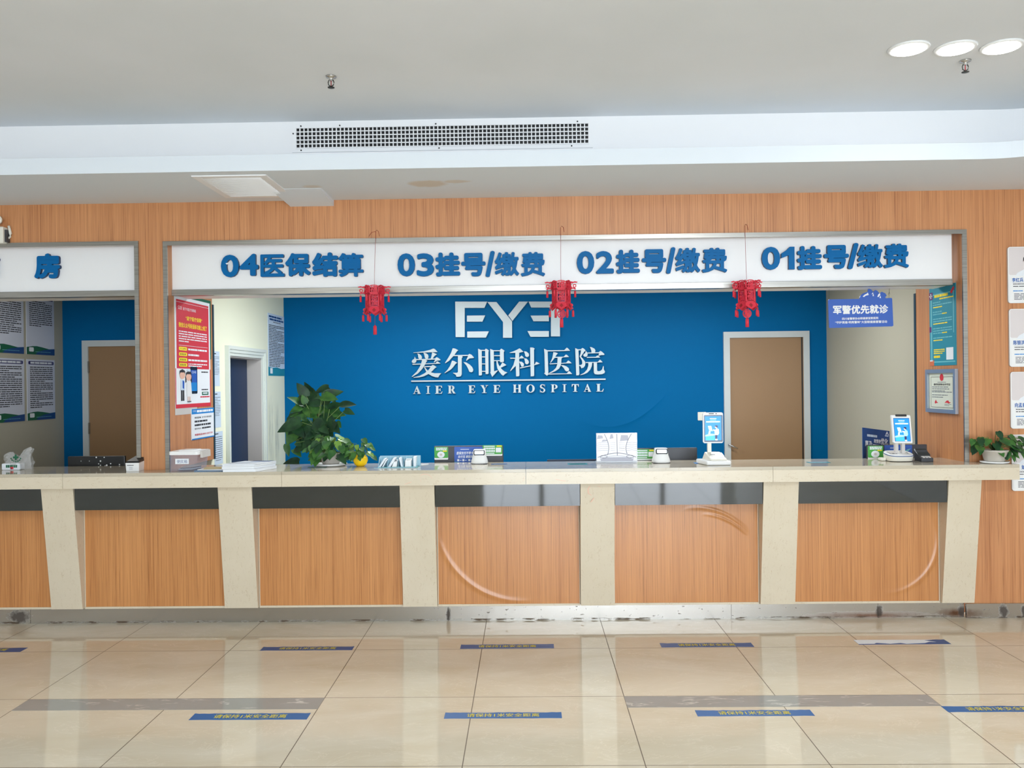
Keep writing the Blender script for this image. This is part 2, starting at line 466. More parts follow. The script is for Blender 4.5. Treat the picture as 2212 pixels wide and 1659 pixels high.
    def _text1(self, vs, fs, fr, u0, u1, v0, v1, w, mt, depth, side, slant):
        du, dv = u1 - u0, v1 - v0
        pf = [fr.p(u0 + x * du + slant * y * dv, v0 + y * dv, w) for x, y in vs]
        self.add(pf, fs, mt)
        if depth:
            pb = [p - fr.W * depth for p in pf]
            cnt = {}
            for f in fs:
                for i in range(len(f)):
                    e = (f[i], f[(i + 1) % len(f)]); k = (min(e), max(e))
                    cnt[k] = cnt.get(k, 0) + 1
            n = len(pf)
            self.add(pf + pb, [(a, b, b + n, a + n) for (a, b), c in cnt.items() if c == 1], side or mt)
        return self
    def lines(self, fr, u0, u1, v0, v1, rows, mt, w, seed=0, fill=0.55, last=0.6):
        """rows of print too small to read: broken strokes"""
        rnd = random.Random(seed); h = (v1 - v0) / rows
        for i in range(rows):
            vt = v1 - i * h; u = u0
            end = u1 if i < rows - 1 else u0 + (u1 - u0) * last
            if rnd.random() < 0.18: end = u0 + (u1 - u0) * rnd.uniform(0.35, 0.95)
            while u < end - 1e-4:
                l = (u1 - u0) * rnd.uniform(0.05, 0.22); e = min(end, u + l)
                self.quad(fr, u, e, vt - h * fill, vt - h * 0.06, w, mt)
                u = e + (u1 - u0) * rnd.uniform(0.008, 0.025)
        return self
    def leaf(self, B, T, N, wd, mt, fold=0.18, droop=0.12):
        B, T, N = Vector(B), Vector(T), Vector(N); L = (T - B).length; d = (T - B).normalized()
        s = d.cross(N).normalized(); n = s.cross(d).normalized()
        prof = [(-0.04, 0.0), (-0.10, 0.55), (0.06, 0.92), (0.25, 1.0), (0.48, 0.86), (0.70, 0.56), (0.86, 0.28), (1.0, 0.0)]
        mid = [0.0, 0.0, 0.06, 0.25, 0.48, 0.70, 0.86, 1.0]
        vs = []
        for (t, ww), tm in zip(prof, mid):
            zc = n * (L * droop * (0.25 - (tm - 0.4) ** 2))
            vs.append(B + d * (tm * L) + zc)
            off = s * (ww * wd * 0.5); lift = n * (ww * wd * fold * 0.5)
            vs.append(B + d * (t * L) + off + lift + zc); vs.append(B + d * (t * L) - off + lift + zc)
        fs = []
        for i in range(7):
            a, b = 3 * i, 3 * (i + 1)
            fs.append((a, b, b + 1, a + 1)); fs.append((a, a + 2, b + 2, b))
        return self.add(vs, fs, mt, True)
    def build(self, name, parent=None, bevel=0.0, origin=None, smooth_by=None):
        me = bpy.data.meshes.new(name)
        if parent is not None: org = gloc(parent)
        elif origin is not None: org = Vector(origin)
        else:
            xs = [v.x for v in self.v]; ys = [v.y for v in self.v]; zs = [v.z for v in self.v]
            org = Vector(((min(xs) + max(xs)) / 2, (min(ys) + max(ys)) / 2, min(zs)))
        me.from_pydata([v - org for v in self.v], [], self.f)
        for mt in self.mats: me.materials.append(mt)
        me.polygons.foreach_set('material_index', self.mi); me.polygons.foreach_set('use_smooth', self.sm)
        bm = bmesh.new(); bm.from_mesh(me)
        bmesh.ops.remove_doubles(bm, verts=bm.verts, dist=1e-5) if bevel else None
        bmesh.ops.recalc_face_normals(bm, faces=bm.faces)
        bm.to_mesh(me); bm.free(); me.update()
        o = bpy.data.objects.new(name, me); COL.objects.link(o)
        if parent is not None: o.parent = parent
        else: o.location = org
        if bevel:
            b = o.modifiers.new('rounded_edges', 'BEVEL'); b.width = bevel; b.segments = 2; b.limit_method = 'ANGLE'; b.angle_limit = R_(40)
        return o
def rr_pts(u0, u1, v0, v1, r, n=5):
    out = []
    for cx, cy, a0 in ((u1 - r, v0 + r, -90), (u1 - r, v1 - r, 0), (u0 + r, v1 - r, 90), (u0 + r, v0 + r, 180)):
        for k in range(n + 1):
            a = R_(a0 + 90 * k / n); out.append((cx + r * math.cos(a), cy + r * math.sin(a)))
    return out
def gloc(o):
    l = Vector(o.location); p = o.parent
    while p: l += Vector(p.location); p = p.parent
    return l
def tag(o, label, cat, group=None):
    o['label'] = label; o['category'] = cat
    if group: o['group'] = group
    return o
def thing(name, label, cat, loc, group=None):
    o = bpy.data.objects.new(name, None); COL.objects.link(o); o.location = loc; o.empty_display_size = 0.1
    return tag(o, label, cat, group)
def struct(o):
    o['kind'] = 'structure'; return o
def sroot(name, loc=(0, 0, 0)):
    o = bpy.data.objects.new(name, None); COL.objects.link(o); o.location = loc; o.empty_display_size = 0.1
    return struct(o)
def dup(root, loc, label=None, rz=None):
    r = root.copy(); COL.objects.link(r); r.location = loc
    if rz is not None: r.rotation_euler = (0, 0, rz)
    if label: r['label'] = label
    for ch in list(root.children):
        c = ch.copy(); COL.objects.link(c); c.parent = r
        for g in ch.children:
            d = g.copy(); COL.objects.link(d); d.parent = c
    return r
def front(y):  # frame of a plane facing the lobby: u = world x, v = world z
    return Fr((0, y, 0), (1, 0, 0), (0, 0, 1), (0, -1, 0))
def facing_right(x):  # plane facing +x: u = world y
    return Fr((x, 0, 0), (0, 1, 0), (0, 0, 1), (1, 0, 0))
def facing_left(x):  # plane facing -x: u = -world y
    return Fr((x, 0, 0), (0, -1, 0), (0, 0, 1), (-1, 0, 0))
FLAT = Fr((0, 0, 0), (1, 0, 0), (0, 1, 0), (0, 0, 1))
def rect_front(y, u0, u1, v0, v1):  # pixel box on a plane y -> x0,x1,z0,z1
    a, b = PY(u0, (v0 + v1) / 2, y), PY(u1, (v0 + v1) / 2, y)
    c, d = PY((u0 + u1) / 2, v0, y), PY((u0 + u1) / 2, v1, y)
    return a.x, b.x, d.z, c.z

# ---------------------------------------------------------------- main dimensions
YW = 5.86            # face of the wood wall
YB = 8.74            # blue back wall
XL, XR = -2.53, 3.045  # reveal planes of the main opening
YJL, YJR = 6.68, 6.55  # inner ends of the two wood reveals
XCOL = -2.735        # right side of the left opening
ZO = 2.705           # head of the openings
ZT, ZTB = 1.087, 0.983   # counter top / underside
ZS = 2.98            # soffit
ZC = 3.36            # ceiling
YS = 5.66            # front of the counter slab
XWR, XWL, YREAR = 4.4, -7.0, -6.3

# ---------------------------------------------------------------- structure
def part(name, parent, *boxes, mt):
    b = MB()
    for a, c in boxes: b.box(a, c, mt)
    return b.build(name, parent)
fl = struct(MB().box((XWL, YREAR, -0.1), (XWR, YB + 0.2, 0.0), FLOORM).build('floor'))
for x0, x1 in ((-2.70, -1.10), (0.50, 2.10)):
    MB().box((x0, 4.285, -0.02), (x1, 4.438, 0.0006), GREYM).build('inlay_strip', fl)
struct(MB().box((XWL, YREAR, ZC), (XWR, 5.35, ZC + 0.1), CEIL).build('ceiling'))
# lower ceiling with a rounded lip along the lobby side, turning towards the viewer on the right
def lip_path(y, r, xs):
    pts = [(XWL, y), (xs, y)]
    for k in range(1, 13):
        a = R_(90 * k / 12); pts.append((xs + r * math.sin(a), y - r + r * math.cos(a)))
    pts.append((xs + r, -2.0))
    return pts
lip = lip_path(5.03, 0.62, 2.74)
b = MB()
poly = [(x, y, ZS) for x, y in lip] + [(XWR, -2.0, ZS), (XWR, YW + 0.2, ZS), (XWL, YW + 0.2, ZS)]
b.prism(poly, (0, 0, 0.098), SOFFIT)
struct(b.build('ceiling_soffit'))
vf = lip_path(5.30, 0.62, 3.0)
b = MB()
for i in range(len(vf) - 1):
    (x0, y0), (x1, y1) = vf[i], vf[i + 1]
    b.add([(x0, y0, ZS + 0.098), (x1, y1, ZS + 0.098), (x1, y1, ZC), (x0, y0, ZC)], [(0, 1, 2, 3)], WHITE, True)
struct(b.build('ceiling_cove'))
# small boxed-in beam end under the soffit
p0, p1 = PY(622, 440, 5.80), PY(717, 440, 5.80)
xl0, xl1 = p0.x, p1.x
struct(MB().hexa([(xl0 - .03, 5.50, ZS - .0015), (xl1, 5.50, ZS - .0015), (xl1, YW, 2.938), (xl0, YW, 2.938), (xl0 - .03, 5.50, ZS), (xl1, 5.50, ZS), (xl1, YW, ZS), (xl0 - .03, YW, ZS)], SOFFIT).build('ceiling_box'))
# wood wall
for bx in (((XWL, YW, ZO), (XWR, YW + 0.14, ZS)), ((XCOL, YW, ZT), (XL, YJL, ZO)), ((XR, YW, 0.10), (XWR, YW + 0.14, ZO)),
           ((XR, YW + 0.14, 0.0), (XR + 0.09, YJR, ZO)), ((XWL, YW, 0.0), (-5.2, YW + 0.14, ZO))):
    struct(MB().box(bx[0], bx[1], WOOD).build('wall_front'))
struct(MB().box((3.042, 5.845, 0.0), (XWR, YW, 0.10), KICK).build('baseboard_right'))
# office walls
struct(MB().box((-5.6, YB, 0), (3.5, YB + 0.12, 2.9), BLUEW).build('wall_back'))
LW = XL - 0.02
# left office wall with its doorway
dA, dB = PX(486, 800, LW).y, PX(569, 800, LW).y
zD = PX(487, 746, LW).z
dy0, dy1, dzt = dA + 0.085, dB - 0.06, zD - 0.085
b = MB()
b.box((XCOL, YJL, 0), (LW, dy0, 2.75), PALE); b.box((XCOL, dy1, 0), (LW, YB, 2.75), PALE); b.box((XCOL, dy0, dzt), (LW, dy1, 2.75), PALE)
struct(b.build('wall_left'))
d3 = sroot('door_3', (LW, (dy0 + dy1) / 2, 0))
b = MB(); FL = facing_right(LW)
for k, (g, w) in enumerate(((0.0, 0.03), (0.03, 0.028), (0.058, 0.027))):
    frame_ring(b, FL, dA + g, dB - g * 0.7, 0.0, zD - g, w, 0.0, 0.034 - 0.009 * k, TRIMW, bottom=False)
b.build('door_frame', d3)
xlf = PX(533, 850, LW).x
b = MB(); b.box((LW - 0.17, dy1 - 0.015, 0), (LW, dy1, dzt), LINING); b.box((LW - 0.17, dy0, dzt - 0.012), (LW, dy1, dzt), LINING)
b.build('door_lining', d3)
MB().box((LW - 0.19, dy0, 0), (LW - 0.135, dy1 - 0.015, dzt - 0.012), NAVY).build('door_leaf', d3)
struct(MB().box((3.135, YJR, 0), (3.30, YB, 2.75), PALER).build('wall_right'))
xs = PY(137, 850, YB).x
struct(MB().box((xs - 0.12, YW + 0.14, 0), (xs, YB, 2.75), PALER).build('wall_side_left'))
struct(MB().box((XWL, YW + 0.14, 2.75), (3.5, YB + 0.1, 2.85), CEIL).build('ceiling_office'))
# dark corner strips at the ends of the wood reveals
struct(MB().box((XL - 0.02, YJL, ZT), (XL + 0.006, YJL + 0.025, ZO - 0.37), EDGE).build('trim_1'))
struct(MB().box((XR - 0.004, YJR - 0.001, ZT), (XR + 0.09, YJR + 0.03, ZO - 0.37), EDGE).build('trim_2'))
# lobby shell behind the camera
struct(MB().box((XWL - 0.1, YREAR, 0), (XWL, YW + 0.14, ZC), WHITE).build('wall_far_left'))
struct(MB().box((XWR, YREAR, 0), (XWR + 0.1, YW + 0.14, ZC), WHITE).build('wall_far_right'))
GX0, GX1 = -1.0, 4.2
b = MB()
b.box((XWL, YREAR - 0.1, 0), (GX0, YREAR, ZC), WHITE); b.box((GX1, YREAR - 0.1, 0), (XWR, YREAR, ZC), WHITE)
b.box((GX0, YREAR - 0.1, 3.14), (GX1, YREAR, ZC), WHITE)
struct(b.build('wall_rear'))
GW = (GX1 - GX0) / 4
for i in range(4):
    x0 = GX0 + i * GW
    w = sroot('window_%d' % (i + 1), (x0, YREAR - 0.05, 0.0))
    b = MB()
    for q in (0.0, GW - 0.05): b.box((x0 + q, YREAR - 0.08, 0.0), (x0 + q + 0.05, YREAR - 0.02, 3.14), DGREY)
    for z in (0.0, 2.2, 3.09): b.box((x0 + 0.05, YREAR - 0.08, z), (x0 + GW - 0.05, YREAR - 0.02, z + 0.05), DGREY)
    b.build('window_frame', w)

# steel trims round the openings
def trim_ring(name, x0, x1, zt, left=True):
    b = MB(); t = 0.03
    frame_ring(b, front(YW), x0 - t if left else x0, x1 + t, ZT, zt + t, t, 0.0005, 0.012, STEEL, bottom=False, left=left)
    return struct(b.build(name))
trim_ring('trim_3', XL, XR, ZO - 0.03)
trim_ring('trim_4', -5.2, XCOL - 0.03, ZO - 0.025, left=False)

# ---------------------------------------------------------------- doors in the blue wall
def door(n, px0, px1, pin, vtop, vin, hinge_right):
    x0, x1 = PY(px0, 850, YB).x, PY(px1, 850, YB).x
    zt = PY((px0 + px1) / 2 if n == 1 else 260, vtop, YB).z; zi = PY((px0 + px1) / 2 if n == 1 else 260, vin, YB).z
    fw = pin
    d = sroot('door_%d' % n, ((x0 + x1) / 2, YB, 0))
    b = MB()
    frame_ring(b, front(YB), x0, x1, 0.0, zt, fw, 0.0, 0.03, DOORF, bottom=False)
    b.build('door_frame', d)
    MB().box((x0 + fw, YB - 0.012, 0), (x1 - fw, YB - 0.002, zi), DOORB).build('door_leaf', d)
    return d, x0, x1, zi
d1, x0, x1, zi = door(1, 1563, 1748, 0.064, 716, 729, True)
xg = PY(1731, 850, YB).x
MB().box((xg, YB - 0.02, 0), (xg + 0.012, YB - 0.0115, zi), BLACK).box((xg + 0.012, YB - 0.022, 0), (x1 - 0.064, YB - 0.0115, zi), DOORB).build('door_stop', d1)
h0, h1 = PY(1577, 961, YB - 0.05), PY(1594, 969, YB - 0.06)
MB().tube([(h0.x - 0.01, YB - 0.012, h0.z), (h0.x - 0.01, YB - 0.05, h0.z), h0, (h0 + h1) / 2, h1], [0.008, 0.008, 0.009, 0.008, 0.004], CHROME, 8).build('door_handle', d1)
d2, x0, x1, zi = door(2, 181, 372, 0.064, 735, 744, False)
for v in (793, 925):
    z = PY(192, v, YB).z
    MB().box((x0 + 0.06, YB - 0.034, z - 0.06), (x0 + 0.072, YB - 0.012, z + 0.06), STEEL).build('hinge', d2)

# ---------------------------------------------------------------- sign boards over the openings
YSB = 5.93
zsb = PY(1106, 616, YSB).z
zsl = PY(1106, 629, YSB).z
def sign_board(label, x0, x1):
    t = thing('sign_board', label, 'sign', ((x0 + x1) / 2, YSB, zsl))
    t_panel = MB().box((x0, YSB, zsb), (x1, YSB + 0.03, ZO + 0.02), SIGNW).build('panel', t)
    MB().box((x0, YSB - 0.012, zsl), (x1, YSB + 0.05, zsb), STEEL).build('steel_edge', t, bevel=0.002)
    MB().box((x0, YSB + 0.05, zsl + 0.004), (x1, 6.20, zsl + 0.03), WHITE).build('underside', t)
    return t_panel
def sign_text(t, y, items, bold=0.05):
    fr = front(y)
    for s, u0, u1, v0, v1 in items:
        a, c = PY(u0, v1, y), PY(u1, v0, y)
        b = MB()
        if s == '1':
            w_, h_ = c.x - a.x, c.z - a.z
            b.prism([fr.p(a.x + w_ * px_, a.z + h_ * pz_, 0.024) for px_, pz_ in ((0.55, 0), (1, 0), (1, 1), (0.66, 1), (0.42, 0.86), (0, 0.70), (0, 0.50), (0.55, 0.62))], (0, 0.024, 0), SIGNB, SIGNS)
            b.build('lettering', t); continue
        b.text(s, fr, a.x, c.x, a.z, c.z, 0.024, SIGNB, 0.034 if s in '缴费算医' else (0.05 if s in '01234' else bold), 0.024, SIGNS)
        b.build('lettering', t)
xsl = PY(371, 560, YSB).x; xsr = PY(2056, 560, YSB).x
sg = sign_board('long white sign board over the wide counter opening with windows 01 to 04', xsl, xsr)
SIGN = [('0', 480, 518, 551, 600), ('4', 520, 560, 549, 597), ('医', 565, 616, 550, 599), ('保', 618, 672, 547, 598), ('结', 676, 731, 546, 599), ('算', 732, 786, 547, 599),
        ('0', 860, 897, 548, 598), ('3', 901, 938, 548, 598), ('挂', 941, 994, 546, 598), ('号', 997, 1049, 547, 598), ('/', 1049, 1069, 543, 599), ('缴', 1069, 1121, 545, 597), ('费', 1125, 1177, 545, 598),
        ('0', 1246, 1283, 543, 593), ('2', 1287, 1325, 543, 592), ('挂', 1330, 1381, 540, 592), ('号', 1386, 1438, 539, 591), ('/', 1438, 1458, 535, 592), ('缴', 1458, 1511, 536, 590), ('费', 1515, 1569, 536, 590),
        ('0', 1644, 1683, 534, 584), ('1', 1686, 1714, 534, 583), ('挂', 1720, 1773, 532, 584), ('号', 1778, 1831, 530, 582), ('/', 1829, 1852, 526, 582), ('缴', 1850, 1904, 528, 580), ('费', 1907, 1960, 527, 580)]
sign_text(sg, YSB, SIGN)
# chip of bare white on the first numeral
a = PY(487, 569, YSB - 0.025)
MB().poly(front(YSB - 0.0255), [(a.x, a.z), (a.x + 0.010, a.z - 0.008), (a.x + 0.022, a.z - 0.003), (a.x + 0.02, a.z + 0.006), (a.x + 0.008, a.z + 0.002)], 0, SIGNW).build('chipped_spot', sg)
xl2 = -5.15; xr2 = PY(296, 580, YSB).x
sg2 = sign_board('shorter white sign board at the far left above the unlit opening', xl2, xr2 + 0.005)
sign_text(sg2, YSB, [('药', -52, 1, 553, 605), ('房', 78, 133, 548, 603)])

# ---------------------------------------------------------------- lettering on the blue wall
YL = YB
lg = thing('wall_lettering', 'raised silver hospital logo and name on the blue back wall', 'sign', (PY(1100, 850, YB).x, YB, PY(1100, 852, YB).z))
def poly_part(name, parent, polys, y, depth, mt, side=None, jit=0.0004):
    b = MB()
    for i, pl in enumerate(polys):
        f = depth + jit * i
        b.prism([PY(u, v, y) + Vector((0, -f, 0)) for u, v in pl], (0, f, 0), mt, side)
    return b.build(name, parent)
LSIDE = mat('letter_return', (150, 166, 176), 0.4, 0.3)
E5 = lambda pl: [(860 + x / 4.6083, 620 + y / 4.6083) for x, y in pl]
poly_part('emblem', lg, [E5(p) for p in (
    [(570, 148), (888, 148), (860, 210), (665, 210), (665, 500), (575, 500)],
    [(687, 287), (868, 285), (840, 347), (687, 347)], [(690, 445), (905, 443), (875, 505), (690, 505)],
    [(890, 152), (980, 152), (1135, 345), (1135, 507), (1045, 507), (1045, 350)], [(1205, 148), (1293, 148), (1138, 340), (1097, 285)],
    [(1298, 148), (1610, 148), (1610, 493), (1520, 493), (1520, 207), (1325, 207)],
    [(1318, 287), (1500, 285), (1500, 343), (1347, 343)], [(1287, 440), (1500, 440), (1500, 497), (1318, 497)])], YL, 0.03, LOGO, LSIDE)
poly_part('underline', lg, [E5([(133, 931), (2063, 911), (2063, 924), (133, 944)])], YL, 0.025, LOGO, LSIDE)
GL = {
 '爱': (885, [[(130,262),(480,222),(700,170),(805,125),(850,140),(945,245),(780,248),(140,275)],[(262,292),(330,305),(395,355),(425,420),(405,475),(320,475),(298,420),(290,340)],
   [(470,262),(560,285),(625,330),(645,400),(620,465),(545,468),(515,420),(500,340)],[(765,250),(830,275),(925,320),(850,370),(775,470),(715,470),(745,370)],
   [(180,400),(205,440),(235,500),(232,560),(200,605),(140,615),(90,590),(80,550),(110,505),(165,470)],[(225,480),(875,460),(875,495),(225,515)],
   [(860,465),(905,415),(945,425),(1035,490),(1045,520),(920,535),(835,595),(820,580),(875,490)],[(90,640),(880,615),(930,555),(970,570),(1045,630),(880,640),(120,672)],
   [(430,500),(530,500),(605,535),(560,590),(530,650),(480,740),(400,850),(280,970),(90,1078),(80,1065),(250,900),(350,740),(395,640)],[(495,720),(740,710),(740,745),(495,750)],
   [(735,720),(770,675),(830,690),(915,750),(850,790),(760,890),(640,980),(480,1060),(320,1095),(140,1105),(140,1090),(340,1045),(520,950),(640,850)],
   [(490,745),(530,760),(580,830),(640,885),(740,930),(850,955),(1075,955),(1010,1020),(970,1095),(880,1090),(760,1050),(640,980),(560,890)]]),
 '尔': (885, [[(1455,115),(1530,125),(1645,185),(1600,215),(1510,340),(1430,430),(1330,540),(1205,620),(1195,605),(1310,430),(1400,270)],[(1495,345),(1985,340),(1985,375),(1475,380)],
   [(1980,330),(2015,305),(2080,330),(2165,420),(2155,445),(2010,460),(1920,535),(1905,520),(1940,440),(1975,370)],
   [(1630,375),(1750,375),(1790,405),(1757,450),(1757,1000),(1720,1055),(1660,1070),(1580,1072),(1560,1010),(1470,955),(1465,940),(1600,940),(1630,910)],
   [(1435,530),(1500,545),(1605,605),(1550,640),(1470,750),(1380,840),(1190,955),(1180,942),(1280,840),(1370,700)],[(1810,580),(1900,590),(2020,660),(2110,750),(2145,830),(2130,900),(2070,925),(2010,900),(1970,800),(1910,690)]]),
 '眼': (1027, [[(95,130),(190,175),(215,175),(222,1000),(200,1025),(120,1028)],[(190,172),(330,172),(330,205),(205,205)],[(325,160),(350,130),(400,150),(460,195),(440,225),(445,960),(420,982),(345,985),(330,200)],
   [(210,392),(335,392),(335,422),(210,422)],[(212,628),(335,628),(335,655),(212,655)],[(216,875),(345,875),(345,905),(216,905)],[(500,140),(620,185),(630,890),(770,850),(700,930),(570,1075),(500,930),(515,900)],
   [(610,185),(835,185),(835,215),(610,215)],[(825,180),(865,130),(920,155),(985,205),(955,240),(960,560),(930,582),(845,588),(830,560)],[(615,350),(840,350),(840,380),(615,380)],[(615,520),(845,520),(845,548),(615,548)],
   [(710,535),(745,535),(770,640),(820,730),(900,830),(980,895),(1080,930),(1000,975),(935,1040),(880,1000),(800,900),(740,790),(715,650)],[(815,735),(870,660),(905,595),(960,620),(1045,680),(950,725),(855,770),(830,760)]]),
 '科': (1027, [[(1150,262),(1280,220),(1400,165),(1485,120),(1530,150),(1615,235),(1480,265),(1350,268),(1160,275)],[(1345,225),(1470,225),(1480,1030),(1450,1055),(1370,1060),(1358,700),(1345,460)],
   [(1160,435),(1480,435),(1545,360),(1585,385),(1645,450),(1480,465),(1185,468)],[(1340,460),(1365,700),(1180,885),(1170,870),(1280,680)],[(1465,560),(1560,570),(1630,630),(1635,690),(1600,735),(1545,730),(1520,660)],
   [(1630,220),(1710,225),(1790,290),(1805,350),(1780,400),(1720,410),(1675,370),(1665,300)],[(1640,455),(1720,465),(1785,530),(1800,590),(1775,640),(1720,655),(1675,620),(1665,540)],
   [(1840,90),(1940,95),(1998,130),(1970,160),(1975,1030),(1950,1055),(1860,1060),(1845,500)],[(1495,765),(1850,690),(1850,720),(1505,795)],[(1965,665),(1995,655),(2035,570),(2080,585),(2165,632),(1970,690)]]),
 '医': (1169, [[(95,135),(215,185),(240,960),(235,1000),(195,1040),(95,960),(125,935),(110,300)],[(205,185),(775,180),(855,95),(890,110),(970,200),(770,210),(205,222)],
   [(405,245),(480,255),(560,285),(510,340),(460,430),(390,520),(315,605),(305,595),(370,450),(395,330)],[(455,405),(755,400),(830,325),(870,345),(935,410),(750,420),(440,440)],
   [(550,430),(720,422),(680,460),(672,600),(655,700),(600,800),(480,880),(350,940),(265,955),(260,945),(400,870),(500,770),(540,650)],[(275,628),(835,603),(905,525),(950,550),(1025,620),(830,625),(300,655)],
   [(655,685),(740,685),(850,725),(920,785),(935,830),(915,880),(850,895),(805,860),(750,770),(690,715)],[(230,965),(855,962),(930,880),(965,900),(1040,980),(230,998)]]),
 '院': (1169, [[(1140,110),(1250,160),(1280,990),(1255,1022),(1175,1025),(1160,600)],[(1240,150),(1345,150),(1345,185),(1240,185)],[(1340,140),(1380,105),(1430,130),(1490,185),(1430,250),(1340,390),(1330,400),(1290,395),(1325,280)],
   [(1290,393),(1330,395),(1400,470),(1470,560),(1485,630),(1465,710),(1420,765),(1345,790),(1325,730),(1270,700),(1270,680),(1345,675),(1380,630),(1370,540),(1330,460)],
   [(1630,75),(1700,85),(1790,135),(1820,190),(1800,262),(1690,262),(1680,190),(1655,120)],[(1495,200),(1540,260),(1560,330),(1545,375),(1495,405),(1440,395),(1410,360),(1420,320),(1480,275)],
   [(1540,262),(1945,250),(1945,282),(1555,292)],[(1935,250),(1985,205),(2040,235),(2125,315),(2110,340),(1990,350),(1930,370),(1920,355),(1945,285)],[(1515,408),(1830,405),(1885,358),(1920,370),(1978,430),(1540,440)],
   [(1480,582),(1900,575),(1965,500),(2000,520),(2060,588),(1500,612)],[(1580,600),(1710,600),(1695,720),(1640,840),(1540,940),(1430,990),(1310,1020),(1315,1005),(1440,940),(1540,830),(1580,700)],
   [(1760,600),(1870,600),(1875,860),(1900,885),(1980,880),(2040,830),(2075,715),(2092,720),(2100,830),(2140,900),(2120,950),(2040,985),(1900,998),(1800,985),(1765,930)]])}
for ch, (ox, polys) in GL.items():
    poly_part('character', lg, [[(ox + x / 15.577, 745 + y / 15.577) for x, y in p] for p in polys], YL, 0.025, LOGO, LSIDE)
def rc(a, b, c, d): return [(a, b), (c, b), (c, d), (a, d)]
def ring(cx, cy, ro, rio, h0, h1, a0=0, a1=360, n=22):
    out = []
    for k in range(n):
        t0, t1 = R_(a0 + (a1 - a0) * k / n), R_(a0 + (a1 - a0) * (k + 1) / n)
        out.append([(cx + ro * math.cos(t0), cy + h0 * math.sin(t0)), (cx + ro * math.cos(t1), cy + h0 * math.sin(t1)), (cx + rio * math.cos(t1), cy + h1 * math.sin(t1)), (cx + rio * math.cos(t0), cy + h1 * math.sin(t0))])
    return out
SERIF = {
 'A': [[(8,3),(17,3),(52,84),(47,100)], [(46,100),(53,100),(95,3),(63,3),(44,70)], rc(26,27,68,35), rc(0,0,32,5), rc(54,0,100,5)],
 'I': [rc(30,0,70,100), rc(2,0,98,6), rc(2,94,98,100)],
 'E': [rc(12,0,44,100), rc(0,0,30,6), rc(0,94,30,100), rc(44,93,90,100), [(90,100),(93,72),(87,72),(74,94)], rc(44,0,88,7), [(88,0),(98,30),(92,30),(74,5)], rc(44,46,66,54), [(64,32),(72,32),(72,68),(64,68)]],
 'R': [rc(10,0,38,100), rc(0,0,48,6), rc(0,94,45,100), rc(38,93,52,100), rc(38,44,52,51)] + ring(50,72,34,8,28,20,-90,90,12) + [[(42,50),(66,50),(92,5),(100,0),(68,0)], rc(66,0,100,5)],
 'Y': [[(8,96),(40,96),(60,52),(60,40),(38,40),(38,46)], [(55,48),(62,56),(88,96),(80,96)], rc(38,0,62,46), rc(20,0,80,6), rc(0,94,46,100), rc(66,94,100,100)],
 'H': [rc(8,0,34,100), rc(66,0,92,100), rc(34,46,66,54), rc(0,0,42,6), rc(58,0,100,6), rc(0,94,42,100), rc(58,94,100,100)],
 'O': ring(50,50,50,23,50,43),
 'S': ring(48,73,44,16,27,20,30,255,14) + ring(50,27,46,18,28,20,-150,90,14) + [[(84,98),(91,98),(91,66),(84,72)], [(6,2),(13,2),(15,30),(6,36)], [(30,62),(52,44),(70,50),(60,58),(40,68)]],
 'P': [rc(12,0,42,100), rc(0,0,56,6), rc(0,94,45,100), rc(42,93,55,100), rc(42,42,55,49)] + ring(54,71,42,12,29,22,-90,90,12),
 'T': [rc(36,0,64,100), rc(20,0,80,6), rc(4,92,96,100), [(0,66),(6,66),(20,92),(16,100),(2,100)], [(100,66),(94,66),(80,92),(84,100),(98,100)]],
 'L': [rc(12,0,46,100), rc(0,0,40,6), rc(0,94,58,100), rc(46,0,88,7), [(88,0),(100,36),(93,36),(74,5)]]}
s1 = 2212 / 213.0
LAT = [('A', 82, 255, 143, 320), ('I', 372, 465, 143, 318), ('E', 575, 742, 138, 316), ('R', 862, 1035, 135, 310), ('E', 1318, 1478, 130, 304), ('Y', 1590, 1762, 125, 300), ('E', 1878, 2038, 122, 296)]
LAT2 = [('H', 108, 292, 112, 292), ('O', 405, 592, 108, 292), ('S', 703, 832, 104, 288), ('P', 955, 1110, 108, 283), ('I', 1212, 1305, 105, 278), ('T', 1420, 1580, 102, 272), ('A', 1690, 1855, 98, 272), ('L', 1972, 2138, 96, 268)]
for base, L in ((885, LAT), (1098, LAT2)):
    for ch, a, c, t, bt in L:
        pol = [[(base + (a + (c - a) * x / 100) / s1, 820 + (bt - (bt - t) * y / 100) / s1) for x, y in p] for p in SERIF[ch]]
        poly_part('letter', lg, pol, YL, 0.02, LOGO, LSIDE, 0.0003)

